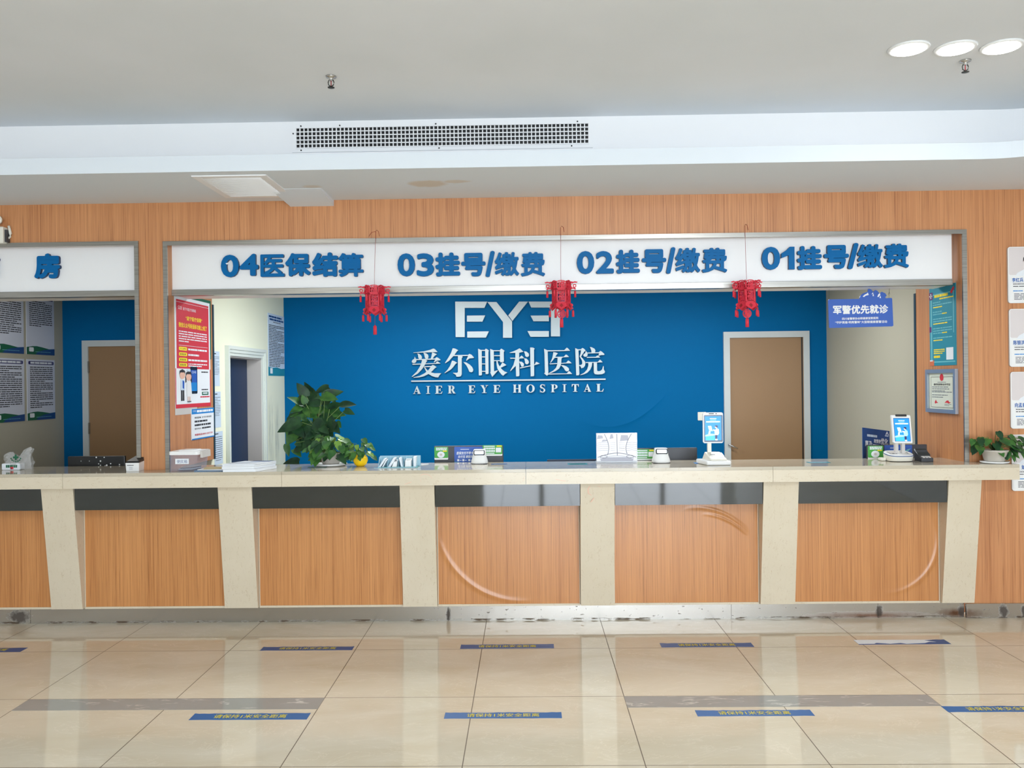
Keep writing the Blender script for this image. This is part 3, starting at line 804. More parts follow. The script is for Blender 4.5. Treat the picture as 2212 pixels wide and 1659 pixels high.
# ---------------------------------------------------------------- reception counter
rcp = thing('reception_counter', 'long reception counter front with cream marble pillars and wood panels', 'counter', (0, YS, 0))
ptop = [(88, 157), (470, 543), (863, 938), (1254, 1328), (1650, 1726), (2050, 2121)]
YPT, YPB, YPAN = 5.715, 5.825, 5.858
pill = []
for a, c in [(-318, -249)] + ptop:      # the first one stands just outside the picture
    xa, xc = PY(a, 1055, YPT).x, PY(c, 1055, YPT).x
    pill.append((xa, xc))
    b = MB()
    b.hexa([(xa, YPB, 0.112), (xc, YPB, 0.112), (xc, 5.859, 0.112), (xa, 5.859, 0.112), (xa, YPT, ZTB), (xc, YPT, ZTB), (xc, 5.859, ZTB), (xa, 5.859, ZTB)], MARBLEP)
    if 1240 < a < 1270:
        for pl in ([(1273, 1050), (1269, 1056), (1270, 1066), (1276, 1070)], [(1290, 1050), (1296, 1052)], [(1282, 1076), (1275, 1085)]):
            P = [PY(u, v, 5.7165) for u, v in pl]
            for j in range(len(P) - 1): b.add([P[j], P[j + 1], P[j + 1] + Vector((.008, 0, 0)), P[j] + Vector((.008, 0, 0))], [(0, 1, 2, 3)], SCUFF)
    b.build('pillar', rcp)
bays = [(-5.19, pill[0][0])] + [(pill[i][1], pill[i + 1][0]) for i in range(6)]
pm = [WOODP, WOODP, WOODP, WOODP, WOODF, WOODH, WOODG]
for (xa, xc), mt in zip(bays, pm):
    b = MB(); b.box((xa + 0.002, YPAN, 0.12), (xc - 0.002, 5.90, 0.84), mt); b.build('wood_panel', rcp)
    for e0, e1 in ((xa + 0.002, xa + 0.007), (xc - 0.007, xc - 0.002)): MB().box((e0, YPAN - 0.004, 0.121), (e1, YPAN - 0.0002, 0.8235), PANELEDGE).build('panel_edge', rcp)
    MB().box((xa + 0.002, YPAN - 0.006, 0.106), (xc - 0.002, 5.90, 0.12), MARBLE).build('panel_sill', rcp)
    g = 0.004
    b = MB(); b.hexa([(xa + g, 5.737, 0.824), (xc - g, 5.737, 0.824), (xc - g, 5.90, 0.824), (xa + g, 5.90, 0.824), (xa + g, 5.731, ZTB), (xc - g, 5.731, ZTB), (xc - g, 5.90, ZTB), (xa + g, 5.90, ZTB)], GRANITE)
    b.build('granite_band', rcp)
for x0, x1 in ((-5.19, -3.55), (-3.55, -0.57), (-0.57, 1.42), (1.42, 2.44), (2.44, 3.04)):
    MB().box((x0 + 0.001, 5.868, 0.0), (x1 - 0.001, 5.90, 0.112), KICK).build('plinth', rcp)
MB().box((-4.6, 6.19, 0.71), (XCOL - 0.01, 6.78, 0.75), DOORB).build('work_surface', rcp)
MB().box((XL + 0.03, 6.19, 0.71), (XR - 0.01, 6.78, 0.75), DOORB).build('work_surface', rcp)
b = MB(); b.box((-5.19, 5.91, 0.0), (XR, 5.95, ZTB), PALER); b.build('back_board', rcp)
for x in (-4.55, -2.80, -2.45, -0.6, 1.2, 2.95):
    MB().box((x, 6.20, 0), (x + 0.04, 6.74, 0.71), DOORB).build('desk_support', rcp)
SCUFFS = [[(908, 1028), (914, 1025), (922, 1025), (930, 1029), (934, 1035)], [(908, 1029), (907, 1036), (910, 1042)], [(874, 1047), (882, 1044), (889, 1042)], [(1130, 1040), (1133, 1030)], [(1200, 1036), (1210, 1038), (1222, 1040)]]
ct = thing('countertop', 'cream marble counter ledge running the whole width of the hall', 'countertop', (0, 5.9, ZTB))
seams = [-5.19, PY(135, 1030, YS).x, PY(608, 1030, YS).x, PY(1136, 1030, YS).x, PY(1670, 1030, YS).x, PY(2203, 1020, YS).x]
for i in range(5):
    a, c = seams[i] + 0.001, seams[i + 1] - 0.001
    b = MB()
    if i < 4:
        b.box((a, YS, ZTB), (c, 6.185, ZT - 0.022), MARBLE); b.box((a, YS + 0.001, ZT - 0.0215), (c, 6.185, ZT), MARBLETOP)
    else:
        for z0, z1, y0, m_ in ((ZTB, ZT - 0.022, YS, MARBLE), (ZT - 0.0215, ZT, YS + 0.001, MARBLETOP)):
            b.prism([(a, y0, z0), (c, y0, z0), (c, YW, z0), (XR, YW, z0), (XR, 6.185, z0), (a, 6.185, z0)], (0, 0, z1 - z0), m_)
    for pl in SCUFFS:
        P = [PY(u, v, YS - 0.0006) for u, v in pl]
        if a < P[0].x < c:
            for j in range(len(P) - 1):
                b.add([P[j], P[j + 1], P[j + 1] + Vector((0, 0, .004)), P[j] + Vector((0, 0, .004))], [(0, 1, 2, 3)], SCUFF)
    b.build('stone_slab', ct)

# ---------------------------------------------------------------- floor stickers
def floor_sticker(label, u0, u1, vt, vb, peel=None, text=True):
    um = (u0 + u1) / 2
    vm = (vt + vb) / 2
    a, c = PZ(u0, vb, 0), PZ(u1, vb, 0)
    y0 = PZ(um, vb, 0).y; y1 = PZ(um, vt, 0).y
    # left and right ends follow the floor, so they run towards the vanishing point
    x0, x1 = a.x, c.x
    rnd = random.Random(int(u0)); t = 0.0012
    top = [(x0 + (x1 - x0) * k / 24, y1 - (rnd.uniform(0, 0.006) if 0 < k < 24 else 0.0)) for k in range(25)]
    bot = [(x1 - (x1 - x0) * k / 12, y0 + (rnd.uniform(0, 0.003) if 0 < k < 12 else 0.0)) for k in range(13)]
    b = MB()
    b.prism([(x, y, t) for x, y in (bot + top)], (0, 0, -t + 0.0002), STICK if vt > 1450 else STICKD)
    if text:
        fr = Fr((0, 0, t + 0.0003), (1, 0, 0), (0, 1, 0), (0, 0, 1))
        w = x1 - x0; h = y1 - y0
        b.text('请保持1米安全距离', fr, x0 + w * 0.19, x0 + w * 0.81, y0 + h * 0.22, y0 + h * 0.80, 0, STICKY, 0.012)
    if peel:
        w = x1 - x0
        pts = [(x0, y0 + 0.01), (x0 + 0.1, y0 + 0.012), (x0 + 0.12, y0 + 0.03), (x0 + 0.2, y0 + 0.01), (x0 + 0.27, y0 + 0.025), (x0 + 0.3, y0 + 0.008), (x0 + 0.42, y0 + 0.02), (x0 + 0.46, y0 + 0.045), (x0 + 0.50, y0 + 0.04), (x0 + 0.44, y1 - 0.02), (x0 + 0.5, y1 - 0.006), (x0, y1 - 0.001)]
        b.prism([(x, y, t + 0.0006) for x, y in pts], (0, 0, -0.0004), PAPER)
    return tag(b.build('floor_sticker'), label, 'sticker', 'blue distance stickers on the floor')
floor_sticker('blue distance sticker cut off by the left edge, row near the counter', -150, 42, 1400, 1409)
floor_sticker('blue floor sticker in the row near the counter, in front of the second wood panel', 562, 760, 1397, 1405)
floor_sticker('blue floor sticker in the row near the counter, below the middle wood panel', 994, 1197, 1392, 1401)
floor_sticker('blue floor sticker in the row near the counter, right of the middle one', 1429, 1630, 1389, 1398)
floor_sticker('half peeled blue floor sticker worn white on its left, near the right end', 1855, 2056, 1382, 1392, peel=True, text=False)
floor_sticker('blue floor sticker beside the left grey inlay, in the row nearest the viewer', 408, 662, 1541, 1555)
floor_sticker('blue floor sticker between the two grey inlays, in the row nearest the viewer', 959, 1214, 1539, 1552)
floor_sticker('blue floor sticker just below the right grey inlay, nearest row', 1507, 1761, 1534, 1547)
floor_sticker('blue floor sticker cut off by the right edge, nearest row', 2048, 2300, 1525, 1538)

# ---------------------------------------------------------------- ceiling fittings
# long air grille in the cove
YV = 5.30
gx0, gx1, gz0, gz1 = rect_front(YV, 632, 1280, 264.5, 325)
vt = thing('air_vent', 'long white supply air grille set in the cove face', 'vent', ((gx0 + gx1) / 2, YV, gz0))
fw = 0.045
b = MB()
fw = 0.025
frame_ring(b, front(YV), gx0, gx1, gz0, gz1, fw, 0.001, 0.012, WHITE)
b.build('frame', vt)
ix0, ix1, iz0, iz1 = gx0 + fw, gx1 - fw, gz0 + fw, gz1 - fw
MB().box((ix0, YV - 0.003, iz0), (ix1, YV - 0.001, iz1), BLACK).build('dark_duct_backing', vt)  # black sheet stands in for the shade inside the duct
b = MB()
for k in range(6):
    z = iz0 + (iz1 - iz0) * k / 5
    b.box((ix0, YV - 0.020, z - 0.003), (ix1, YV - 0.014, z + 0.003), WHITE)
b.build('horizontal_blade', vt)
b = MB()
for k in range(73):
    x = ix0 + (ix1 - ix0) * k / 72
    b.box((x - 0.0032, YV - 0.014, iz0), (x + 0.0032, YV - 0.004, iz1), WHITE)
b.build('vertical_blade', vt)
for k, (fx, z) in enumerate(((0.03, gz1 - 0.012), (0.16, gz1 - 0.012), (0.48, gz1 - 0.012), (0.95, gz1 - 0.012), (0.03, gz0 + 0.012), (0.49, gz0 + 0.012), (0.93, gz0 + 0.012), (0.004, (gz0 + gz1) / 2 + 0.03))):
    x = gx0 + (gx1 - gx0) * fx
    b = MB(); b.prism([(x + 0.005 * math.cos(q * math.pi / 4), YV - 0.0145, z + 0.005 * math.sin(q * math.pi / 4)) for q in range(8)], (0, 0.003, 0), BLACK); b.build('screw', vt)
# square access panel
ap = thing('ceiling_access_panel', 'white louvred access panel in the low soffit, upper left', 'vent', (-1.83, 5.42, ZS))
A = [PZ(415, 378, ZS), PZ(585, 378, ZS), PZ(631, 428, ZS), PZ(481, 424, ZS)]
ax0, ax1, ay0, ay1 = (A[0].x + A[3].x) / 2, (A[1].x + A[2].x) / 2, (A[0].y + A[1].y) / 2, (A[2].y + A[3].y) / 2
ay1 = min(ay1, 5.72)
b = MB(); t = 0.045
DOWN = Fr((0, 0, ZS), (1, 0, 0), (0, 1, 0), (0, 0, -1))
frame_ring(b, DOWN, ax0, ax1, ay0, ay1, t, 0.0, 0.007, WHITE)
b.build('frame', ap)
b = MB(); n = 20
b.box((ax0 + t, ay0 + t, ZS - 0.004), (ax1 - t, ay1 - t, ZS), WHITE)
for k in range(n):
    y = ay0 + t + (ay1 - ay0 - 2 * t) * (k + 0.5) / n
    b.hexa([(ax0 + t + .004, y - .008, ZS - .006), (ax1 - t - .004, y - .008, ZS - .013), (ax1 - t - .004, y + .004, ZS - .004), (ax0 + t + .004, y + .004, ZS - .004),
            (ax0 + t + .004, y - .008, ZS - .0045), (ax1 - t - .004, y - .008, ZS - .0045), (ax1 - t - .004, y + .006, ZS - .003), (ax0 + t + .004, y + .006, ZS - .003)], WHITE)
b.build('louvre', ap)
# paint crack
q0, q1, q2 = PZ(640, 413, ZS), PZ(650, 415, ZS), PZ(660, 418, ZS)
# downlights
for (u, v, lab) in ((1963, 104, 'round ceiling downlight, left one of the row of three'), (2064, 103, 'round ceiling downlight in the middle of the row of three'), (2164, 100, 'round ceiling downlight nearest the right edge of the row')):
    p = PZ(u, v, ZC)
    d = thing('downlight', lab, 'ceiling light', (p.x, p.y, ZC), 'recessed downlights')
    b = MB(); b.lathe([(0.082, -0.002), (0.084, -0.010), (0.098, -0.008), (0.103, 0.0)], (p.x, p.y, ZC), WPLAST, 40); b.build('trim_ring', d)
    b = MB(); b.lathe([(0.080, -0.004), (0.080, -0.0115)], (p.x, p.y, ZC), LAMP, 40); b.build('diffuser', d)
# sprinklers
for (u, v, lab) in ((715, 165, 'small sprinkler head on the ceiling, left of centre'), (2085, 131, 'small sprinkler head on the ceiling below the downlights')):
    p = PZ(u, v, ZC)
    s = thing('sprinkler', lab, 'sprinkler', (p.x, p.y, ZC), 'ceiling sprinklers')
    k = 1.15
    b = MB(); b.lathe([(0.030, 0), (0.028, -0.006), (0.012, -0.010), (0.011, -0.022), (0.012, -0.024)], (p.x, p.y, ZC), CHROME, 20); b.build('escutcheon', s)
    b = MB()
    for sg_ in (-1, 1): b.tube([(p.x + sg_ * 0.011, p.y, ZC - 0.02), (p.x + sg_ * 0.016, p.y, ZC - 0.032), (p.x + sg_ * 0.014, p.y, ZC - 0.046), (p.x, p.y, ZC - 0.056)], 0.0028, DARKM, 6)
    b.build('yoke', s)
    MB().tube([(p.x, p.y, ZC - 0.022), (p.x, p.y, ZC - 0.052)], 0.0026, REDD, 6).build('glass_bulb', s)
    b = MB(); b.lathe([(0.003, -0.054), (0.006, -0.058), (0.019, -0.060), (0.019, -0.0625), (0.004, -0.0625)], (p.x, p.y, ZC), DARKM, 14); b.build('deflector', s)
# emergency light at the left edge
p = PY(8, 526, YW)
em = thing('emergency_light', 'white twin-head emergency light on the wood wall at the left edge', 'emergency light', (p.x - 0.10, YW, p.z))
xa, xb, za, zb = rect_front(YW - 0.05, -60, 8, 490, 526)
MB().box((xa, YW - 0.06, za), (xb, YW, zb), CREAMP).build('housing', em, bevel=0.006)
MB().box((xb, YW - 0.04, za + 0.012), (xb + 0.014, YW, zb - 0.02), DGREY).build('end_socket', em)
for px in (-52, -5):
    q = PY(px, 475, YW - 0.05)
    b = MB(); cr = 0.034
    prof = [(0.01, 0.02), (0.03, 0.01), (cr, -0.005), (cr, -0.012), (0.028, -0.014)]
    vs = [];
    bb = MB(); bb.lathe([(r, -z) for r, z in prof], (0, 0, 0), CREAMP, 24)
    bb.v = [Vector((q.x + v.x, q.y - v.z, q.z + v.y)) for v in bb.v]
    bb.build('lamp_head', em)
    MB().tube([(q.x, q.y + 0.01, q.z - 0.03), (q.x, q.y + 0.01, zb)], 0.006, CREAMP, 8).build('neck', em)
c = [PY(u, v, YW - 0.012) for u, v in ((12, 518), (17, 516), (22, 511), (23, 505), (21, 497), (19, 488))]
MB().tube(c, [0.006, 0.007, 0.008, 0.011, 0.010, 0.009], CREAMP, 8).build('cable', em)

# ---------------------------------------------------------------- red paper lanterns
LAMT = 0.0032
def lantern(label, u, v, variant, rz, cord_v, y=5.80):
    c = PY(u, v, y); px = y / FPX
    t = thing('paper_lantern', label, 'lantern', (c.x, y, c.z), 'red paper lanterns')
    top = PY(u, cord_v, y)
    def hexpt(r, k, z): return Vector((c.x + r * math.sin(R_(60 * k) + rz), y - r * math.cos(R_(60 * k) + rz), c.z + z))
    def face(r, k):   # frame of face k (between corners k-.5 and k+.5)
        a = R_(60 * k) + rz
        n = Vector((math.sin(a), -math.cos(a), 0)); U = Vector((math.cos(a), math.sin(a), 0))
        return Fr(Vector((c.x, y, c.z)) + n * r, U, (0, 0, 1), n)
    px *= 1.0
    zc0, zc1 = -19 * px, 0.0
    zb0 = -48 * px; zs0 = -62 * px
    # crown
    b = MB(); ap = 15.2 * px; hw = 12.5 * px * 0.72
    R1 = 21.5 * px; ap1 = R1 * 0.866; hw1 = R1 * 0.5
    for k in range(6):
        f = face(ap1, k)
        b.fbox(f, -hw1, hw1, zc0, zc0 + 3 * px, -0.002, 0.001, REDL)
        b.fbox(f, -hw1, -hw1 + 2 * px, zc0, -3 * px, -0.002, 0.001, REDL); b.fbox(f, hw1 - 2 * px, hw1, zc0, -3 * px, -0.002, 0.001, REDL)
        for q in range(8):   # arched top
            a0, a1 = R_(180 * q / 8), R_(180 * (q + 1) / 8)
            z0 = -4.5 * px
            P = [(hw1 * math.cos(a0), z0 + 4.5 * px * math.sin(a0)), (hw1 * math.cos(a1), z0 + 4.5 * px * math.sin(a1)), (hw1 * .78 * math.cos(a1), z0 + 2.6 * px * math.sin(a1)), (hw1 * .78 * math.cos(a0), z0 + 2.6 * px * math.sin(a0))]
            b.prism([f.p(x, z, 0.001) for x, z in P], f.W * -0.003, REDL)
        b.text('福', f, -hw1 * .72, hw1 * .72, zc0 + 2.5 * px, -2.2 * px, 0.001, REDL, 0.03, 0.002)
    b.prism([hexpt(R1 * 0.98, k + .5, zc0 + 0.001) for k in range(6)], (0, 0, 0.002), REDL)
    b.build('crown', t)
    # scrolls at the crown corners
    for k in range(6):
        b = MB()
        a = R_(60 * (k + .5)) + rz
        n = Vector((math.sin(a), -math.cos(a), 0)); f = Fr(Vector((c.x, y, c.z)) + n * (R1 - 0.002), n, (0, 0, 1), n.cross(Vector((0, 0, 1))))
        for q in range(10):
            a0, a1 = R_(36 * q), R_(36 * (q + 1)); o = (8.0 * px, -11 * px)
            b.prism([f.p(o[0] + r * px * math.cos(w), o[1] + r * px * math.sin(w), 0.0015) for r, w in ((4.2, a0), (4.2, a1), (2.0, a1), (2.0, a0))], f.W * -0.003, REDL)
        b.prism([f.p(x * px, z * px, 0.0015) for x, z in ((0, -4), (3, -6), (7, -4), (13, -4.5), (15, -2.5), (9, -1), (5, -2), (0, -1))], f.W * -0.003, REDL)
        b.prism([f.p(x * px, z * px, 0.0015) for x, z in ((0, -18), (5, -17), (9, -19), (12, -17.5), (8, -14.5), (3, -14.5), (0, -8))], f.W * -0.003, REDL)
        b.build('corner_scroll', t)
    # body
    b = MB(); R2 = 20.0 * px; ap2 = R2 * .866; hw2 = R2 * .5
    for k in range(6):
        f = face(ap2, k)
        b.fbox(f, -hw2, -hw2 + 2.6 * px, zb0, zc0, -0.002, 0.001, REDL); b.fbox(f, hw2 - 2.6 * px, hw2, zb0, zc0, -0.002, 0.001, REDL)
        for z0, z1 in ((zb0, zb0 + 2.2 * px), (zc0 - 2 * px, zc0), (zb0 + 4.5 * px, zb0 + 5.3 * px), (zc0 - 5.2 * px, zc0 - 4.3 * px)): b.fbox(f, -hw2, hw2, z0, z1, -0.002, 0.001, REDL)
        for q in range(5): b.fbox(f, -hw2 + (3.2 + q * 2.9) * px, -hw2 + (4.2 + q * 2.9) * px, zb0 + 2 * px, zb0 + 5 * px, -0.002, 0.001, REDL); b.fbox(f, -hw2 + (3.2 + q * 2.9) * px, -hw2 + (4.2 + q * 2.9) * px, zc0 - 5 * px, zc0 - 2 * px, -0.002, 0.001, REDL)
        b.text('福', f, -hw2 * .66, hw2 * .66, zb0 + 5 * px, zc0 - 5 * px, 0.001, REDL, 0.02, 0.002)
    b.build('body', t)
    # flared skirt
    b = MB()
    for k in range(6):
        f = face(ap2 + 0.002, k)
        P = [(-hw2, zb0), (hw2, zb0), (hw2 * 1.15, zs0 + 6 * px), (hw2 * 0.4, zs0 + 1 * px), (0, zs0 - 1.5 * px), (-hw2 * .4, zs0 + 1 * px), (-hw2 * 1.15, zs0 + 6 * px)]
        b.prism([f.p(x, z, 0.001 + (zb0 - z) * 0.35) for x, z in P], f.W * -0.003, REDL)
        b.prism([f.p(x, z, 0.0035 + (zb0 - z) * 0.35) for x, z in ((0, zb0 - 2 * px), (hw2 * .4, zb0 - 6.5 * px), (0, zb0 - 11 * px), (-hw2 * .4, zb0 - 6.5 * px))], f.W * -0.002, REDD)
        a = R_(60 * (k + .5)) + rz; n = Vector((math.sin(a), -math.cos(a), 0)); g = Fr(Vector((c.x, y, c.z)) + n * (R2 - 0.002), n, (0, 0, 1), n.cross(Vector((0, 0, 1))))
        b.prism([g.p(x * px, zb0 + z * px, 0.0015) for x, z in ((0, 0), (5, -2), (6, -5), (3.5, -8), (6.5, -11), (5, -13), (0, -11))], g.W * -0.003, REDL)
    b.build('skirt', t)
    def tassel(p, L, w):
        b = MB()
        b.tube([p, p + Vector((0, 0, -0.008))], 0.0012, REDD, 5)
        b.lathe([(w * .25, -0.007), (w * .9, -0.011), (w, -L * .4), (w * 1.02, -L)], p, REDL, 10)
        b.build('tassel', t)
    for k in range(6):
        tassel(hexpt(R1 + 8.5 * px, k + .5, -19 * px), 14 * px + 0.008, 2.3 * px)
        tassel(hexpt(R2 + 5 * px, k + .5, zs0 + 1 * px), 14 * px + 0.008, 2.5 * px)
    # pendant
    zt = zs0 - 18 * px if variant else -86 * px
    if variant:
        b = MB(); f = front(y); cx, cz = c.x, c.z + zs0 - 9 * px
        for q in range(16):
            a0, a1 = R_(22.5 * q), R_(22.5 * (q + 1))
            b.prism([f.p(cx + r * px * math.cos(w), cz + r * px * math.sin(w), 0.0015) for r, w in ((9.6, a0), (9.6, a1), (7.2, a1), (7.2, a0))], (0, 0.003, 0), REDL)
        b.text('福', f, cx - 6.6 * px, cx + 6.6 * px, cz - 6.6 * px, cz + 6.6 * px, 0.0015, REDL, 0.03, 0.003)
        b.build('medallion', t)
    MB().tube([(c.x, y, c.z - 3 * px), (c.x, y, c.z + zt)], 0.0011, REDD, 5).build('inner_cord', t)
    b = MB(); p = Vector((c.x, y, c.z + zt))
    b.lathe([(0.003, 0.002), (3.6 * px, -2.5 * px), (3.8 * px, -9 * px), (4.0 * px, -20 * px)], p, REDL, 12); b.build('large_tassel', t)
    pts = [Vector((c.x, y, c.z - 3 * px)), Vector((c.x - 0.001, YSB - 0.12, c.z + 0.08)), Vector((top.x, YW - 0.014, top.z)), Vector((top.x + 0.006, YW - 0.010, top.z + 0.012)), Vector((top.x + 0.018, YW - 0.008, top.z + 0.004)), Vector((top.x + 0.024, YW - 0.006, top.z - 0.03))]
    MB().tube(pts, 0.0013, REDD, 5).build('cord', t)
    if not variant:
        MB().tube([Vector((top.x, YW - 0.012, top.z + 0.002)), Vector((top.x - 0.03, YW - 0.008, top.z - 0.002)), Vector((top.x - 0.05, YW - 0.005, top.z - 0.03))], 0.0012, REDD, 5).build('loose_cord_end', t)
lantern('red paper lantern hanging left, without medallion, between signs 04 and 03', 809, 617, 0, 0.10, 498)
lantern('red paper lantern hanging in the middle, overlapping the silver logo', 1212, 607, 1, -0.03, 489)
lantern('red paper lantern hanging right, between signs 02 and 01', 1613, 606, 1, 0.16, 485)

# ---------------------------------------------------------------- posters and notices
def side_rect(x, ul, ur, vtl, vbl, vtr, vbr, left=True):
    """pixel corners on a plane x -> u0,u1,v0,v1 of its frame"""
    a, c, d, e = PX(ul, vtl, x), PX(ul, vbl, x), PX(ur, vtr, x), PX(ur, vbr, x)
    s = 1 if left else -1
    return s * (a.y + c.y) / 2, s * (d.y + e.y) / 2, (c.z + e.z) / 2, (a.z + d.z) / 2
class Pg:
    """page coordinates 0..1 (x to the right, y down) on a sheet"""
    def __init__(self, fr, u0, u1, v0, v1, w=0.003):
        self.f, self.a, self.w = fr, (u0, u1, v0, v1), w
    def r(self, x0, x1, y0, y1):
        u0, u1, v0, v1 = self.a
        return u0 + (u1 - u0) * x0, u0 + (u1 - u0) * x1, v1 - (v1 - v0) * y1, v1 - (v1 - v0) * y0
    def base(self, b, mt, rad=0.0, side=None, w0=0.0):
        u0, u1, v0, v1 = self.a
        if rad: b.rrect(self.f, u0, u1, v0, v1, rad, w0, self.w, mt, side)
        else: b.fbox(self.f, u0, u1, v0, v1, w0, self.w, mt)
    def q(self, b, x0, x1, y0, y1, mt, k=1): b.quad(self.f, *self.r(x0, x1, y0, y1), self.w + 0.0004 * k, mt)
    def rq(self, b, x0, x1, y0, y1, rad, mt, k=1): b.rquad(self.f, *self.r(x0, x1, y0, y1), rad, self.w + 0.0004 * k, mt)
    def t(self, b, s, x0, x1, y0, y1, mt, k=2, bold=0.0, slant=0.0): b.text(s, self.f, *self.r(x0, x1, y0, y1), self.w + 0.0004 * k, mt, bold, slant=slant)
    def l(self, b, x0, x1, y0, y1, n, mt, k=2, seed=0, fill=0.55, last=0.6): b.lines(self.f, *self.r(x0, x1, y0, y1), n, mt, self.w + 0.0004 * k, seed, fill, last)
    def p(self, b, pts, mt, k=1):
        u0, u1, v0, v1 = self.a
        b.poly(self.f, [(u0 + (u1 - u0) * x, v1 - (v1 - v0) * y) for x, y in pts], self.w + 0.0004 * k, mt)
    def e(self, b, x, y, rx, ry, mt, k=1, n=16): self.p(b, [(x + rx * math.cos(2 * math.pi * i / n), y + ry * math.sin(2 * math.pi * i / n)) for i in range(n)], mt, k)
def pill_rows(pg, b, rows, mt, tmt):
    for y0, y1, s in rows:
        pg.rq(b, 0.10, 0.32, y0, y1, 0.012, mt, 2)
        if s: pg.t(b, s, 0.125, 0.295, y0 + 0.010, y1 - 0.010, tmt, 3)
        else:
            for q in range(4):
                c0 = 0.13 + q * 0.042
                for dy in (0.008, 0.0145, 0.021): pg.q(b, c0, c0 + 0.03, y0 + dy, y0 + dy + 0.003, tmt, 3)
                pg.q(b, c0 + 0.012, c0 + 0.018, y0 + 0.008, y0 + 0.025, tmt, 4)
# red insurance poster on the left reveal
F = facing_right(XL + 0.0005)
pg = Pg(F, *side_rect(XL, 377, 453, 641, 884, 653, 876))
b = MB(); pg.base(b, PAPER, w0=0.001)
pg.q(b, .04, .96, .03, .645, REDP); pg.q(b, .0, 1.0, .965, 1.0, REDP); pg.q(b, .0, .02, .645, .965, REDP); pg.q(b, .98, 1.0, .645, .965, REDP)
pg.q(b, .04, .96, .05, .053, PAPER, 2)
pg.t(b, 'CHS', .09, .19, .085, .105, PAPER); pg.q(b, .09, .19, .110, .114, PAPER, 2); pg.t(b, '遂宁市医疗保障局', .22, .58, .09, .118, PAPER)
pg.t(b, '“遂宁医疗保障”', .29, .76, .165, .205, YELLOW, bold=0.02); pg.t(b, '微信公众号新版新功能上线了', .10, .90, .23, .275, YELLOW, bold=0.02)
pg.l(b, .10, .90, .305, .415, 5, PAPER, 2, 4, 0.5, 0.35); pg.q(b, .10, .92, .435, .438, PAPER, 2)
pill_rows(pg, b, ((.45, .482, '个人查询'), (.50, .532, None), (.548, .58, None), (.595, .627, None)), YELLOW, INK)
for i, y in enumerate((.458, .508, .556)): pg.l(b, .35, .90 if i != 1 else .66, y, y + .022, 1, PAPER, 2, 9 + i, .8, 1.0)
pg.l(b, .35, .90, .595, .632, 2, PAPER, 2, 15, .6, .7)
pg.rq(b, .40, .60, .625, .875, .012, BLACK, 2); pg.q(b, .415, .585, .655, .85, BLUEP, 3); pg.q(b, .415, .585, .77, .85, BLUEL, 4); pg.e(b, .5, .865, .02, .006, DGREY, 3)
pg.t(b, 'CHS', .44, .56, .665, .685, PAPER, 4)
for cx, suit, hair in ((.18, 'm', 0), (.35, 'f', 1)):   # a plain cartoon couple in medical dress
    y = .70 if not hair else .715
    pg.e(b, cx, y, .075, .04, SKIN, 5); pg.p(b, [(cx - .08, y), (cx - .07, y - .035), (cx, y - .05), (cx + .07, y - .035), (cx + .08, y), (cx + .05, y - .02), (cx - .05, y - .02)], HAIR, 6)
    if not hair:
        pg.p(b, [(cx - .04, .745), (cx + .05, .745), (cx + .06, .84), (cx - .05, .84)], PAPERB, 5); pg.p(b, [(cx + .0, .75), (cx + .05, .76), (cx + .04, .83), (cx + .0, .82)], BLUEP, 6)
        pg.q(b, cx - .04, cx - .003, .84, .935, INK, 5); pg.q(b, cx + .008, cx + .045, .84, .935, INK, 5)
    else:
        pg.p(b, [(cx - .09, y), (cx - .09, y + .06), (cx - .06, y + .05), (cx - .06, y)], HAIR, 4); pg.p(b, [(cx + .06, y), (cx + .09, y), (cx + .09, y + .06), (cx + .06, y + .05)], HAIR, 4)
        pg.q(b, cx - .04, cx + .05, y - .065, y - .045, PAPERB, 7); pg.p(b, [(cx - .05, .757), (cx + .06, .757), (cx + .09, .90), (cx - .06, .90)], WPLAST, 5); pg.q(b, cx - .03, cx - .01, .90, .94, SKIN, 5); pg.q(b, cx + .02, cx + .04, .90, .94, SKIN, 5); pg.e(b, cx + .01, .945, .06, .008, INKG, 4)
pg.l(b, .72, .92, .665, .682, 1, INK, 2, 3, .7, 1.0); pg.l(b, .72, .92, .832, .848, 1, INK, 2, 5, .7, 1.0)
pg.q(b, .73, .93, .86, .89, GREEND); pg.l(b, .76, .90, .865, .885, 1, PAPER, 2, 7, .7, 1.0); pg.l(b, .68, .96, .90, .922, 1, REDP, 2, 6, .6, 1.0)
tag(b.build('poster'), 'red medical insurance poster with cartoon doctor couple on the left reveal', 'poster')
# dark green backing and grey sheet behind it
a = side_rect(XL, 379, 455.5, 634, 760, 648, 786)
tag(MB().fbox(F, a[0] + .01, a[1], a[2], a[3], 0.0, 0.0008, GREEND).build('backing_board'), 'dark green backing sheet showing behind the red poster', 'sheet')
a = side_rect(XL, 378, 425, 870, 897, 866, 893)
tag(MB().fbox(F, a[0], a[1], a[2], a[3], 0.0, 0.002, LINING).build('paper_sheet'), 'grey paper sheet sticking out below the red poster', 'sheet')
pg = Pg(F, *side_rect(XL, 412.5, 460.5, 884, 951, 880, 943), w=0.006)
pg.a = (pg.a[0], min(pg.a[1], YJL - 0.005), pg.a[2], pg.a[3])
b = MB(); pg.base(b, PAPER); pg.q(b, 0, 1, 0, .17, BLUEL); pg.q(b, 0, 1, .96, 1, BLUEL); pg.t(b, 'CHS', .06, .18, .04, .10, PAPER); pg.l(b, .22, .95, .04, .13, 1, PAPER, 2, 3, .9, 1.0)
pg.t(b, '责任区域:', .12, .40, .26, .32, INK, bold=.015); pg.t(b, '遂宁爱尔眼科医院', .44, .88, .26, .32, INK)
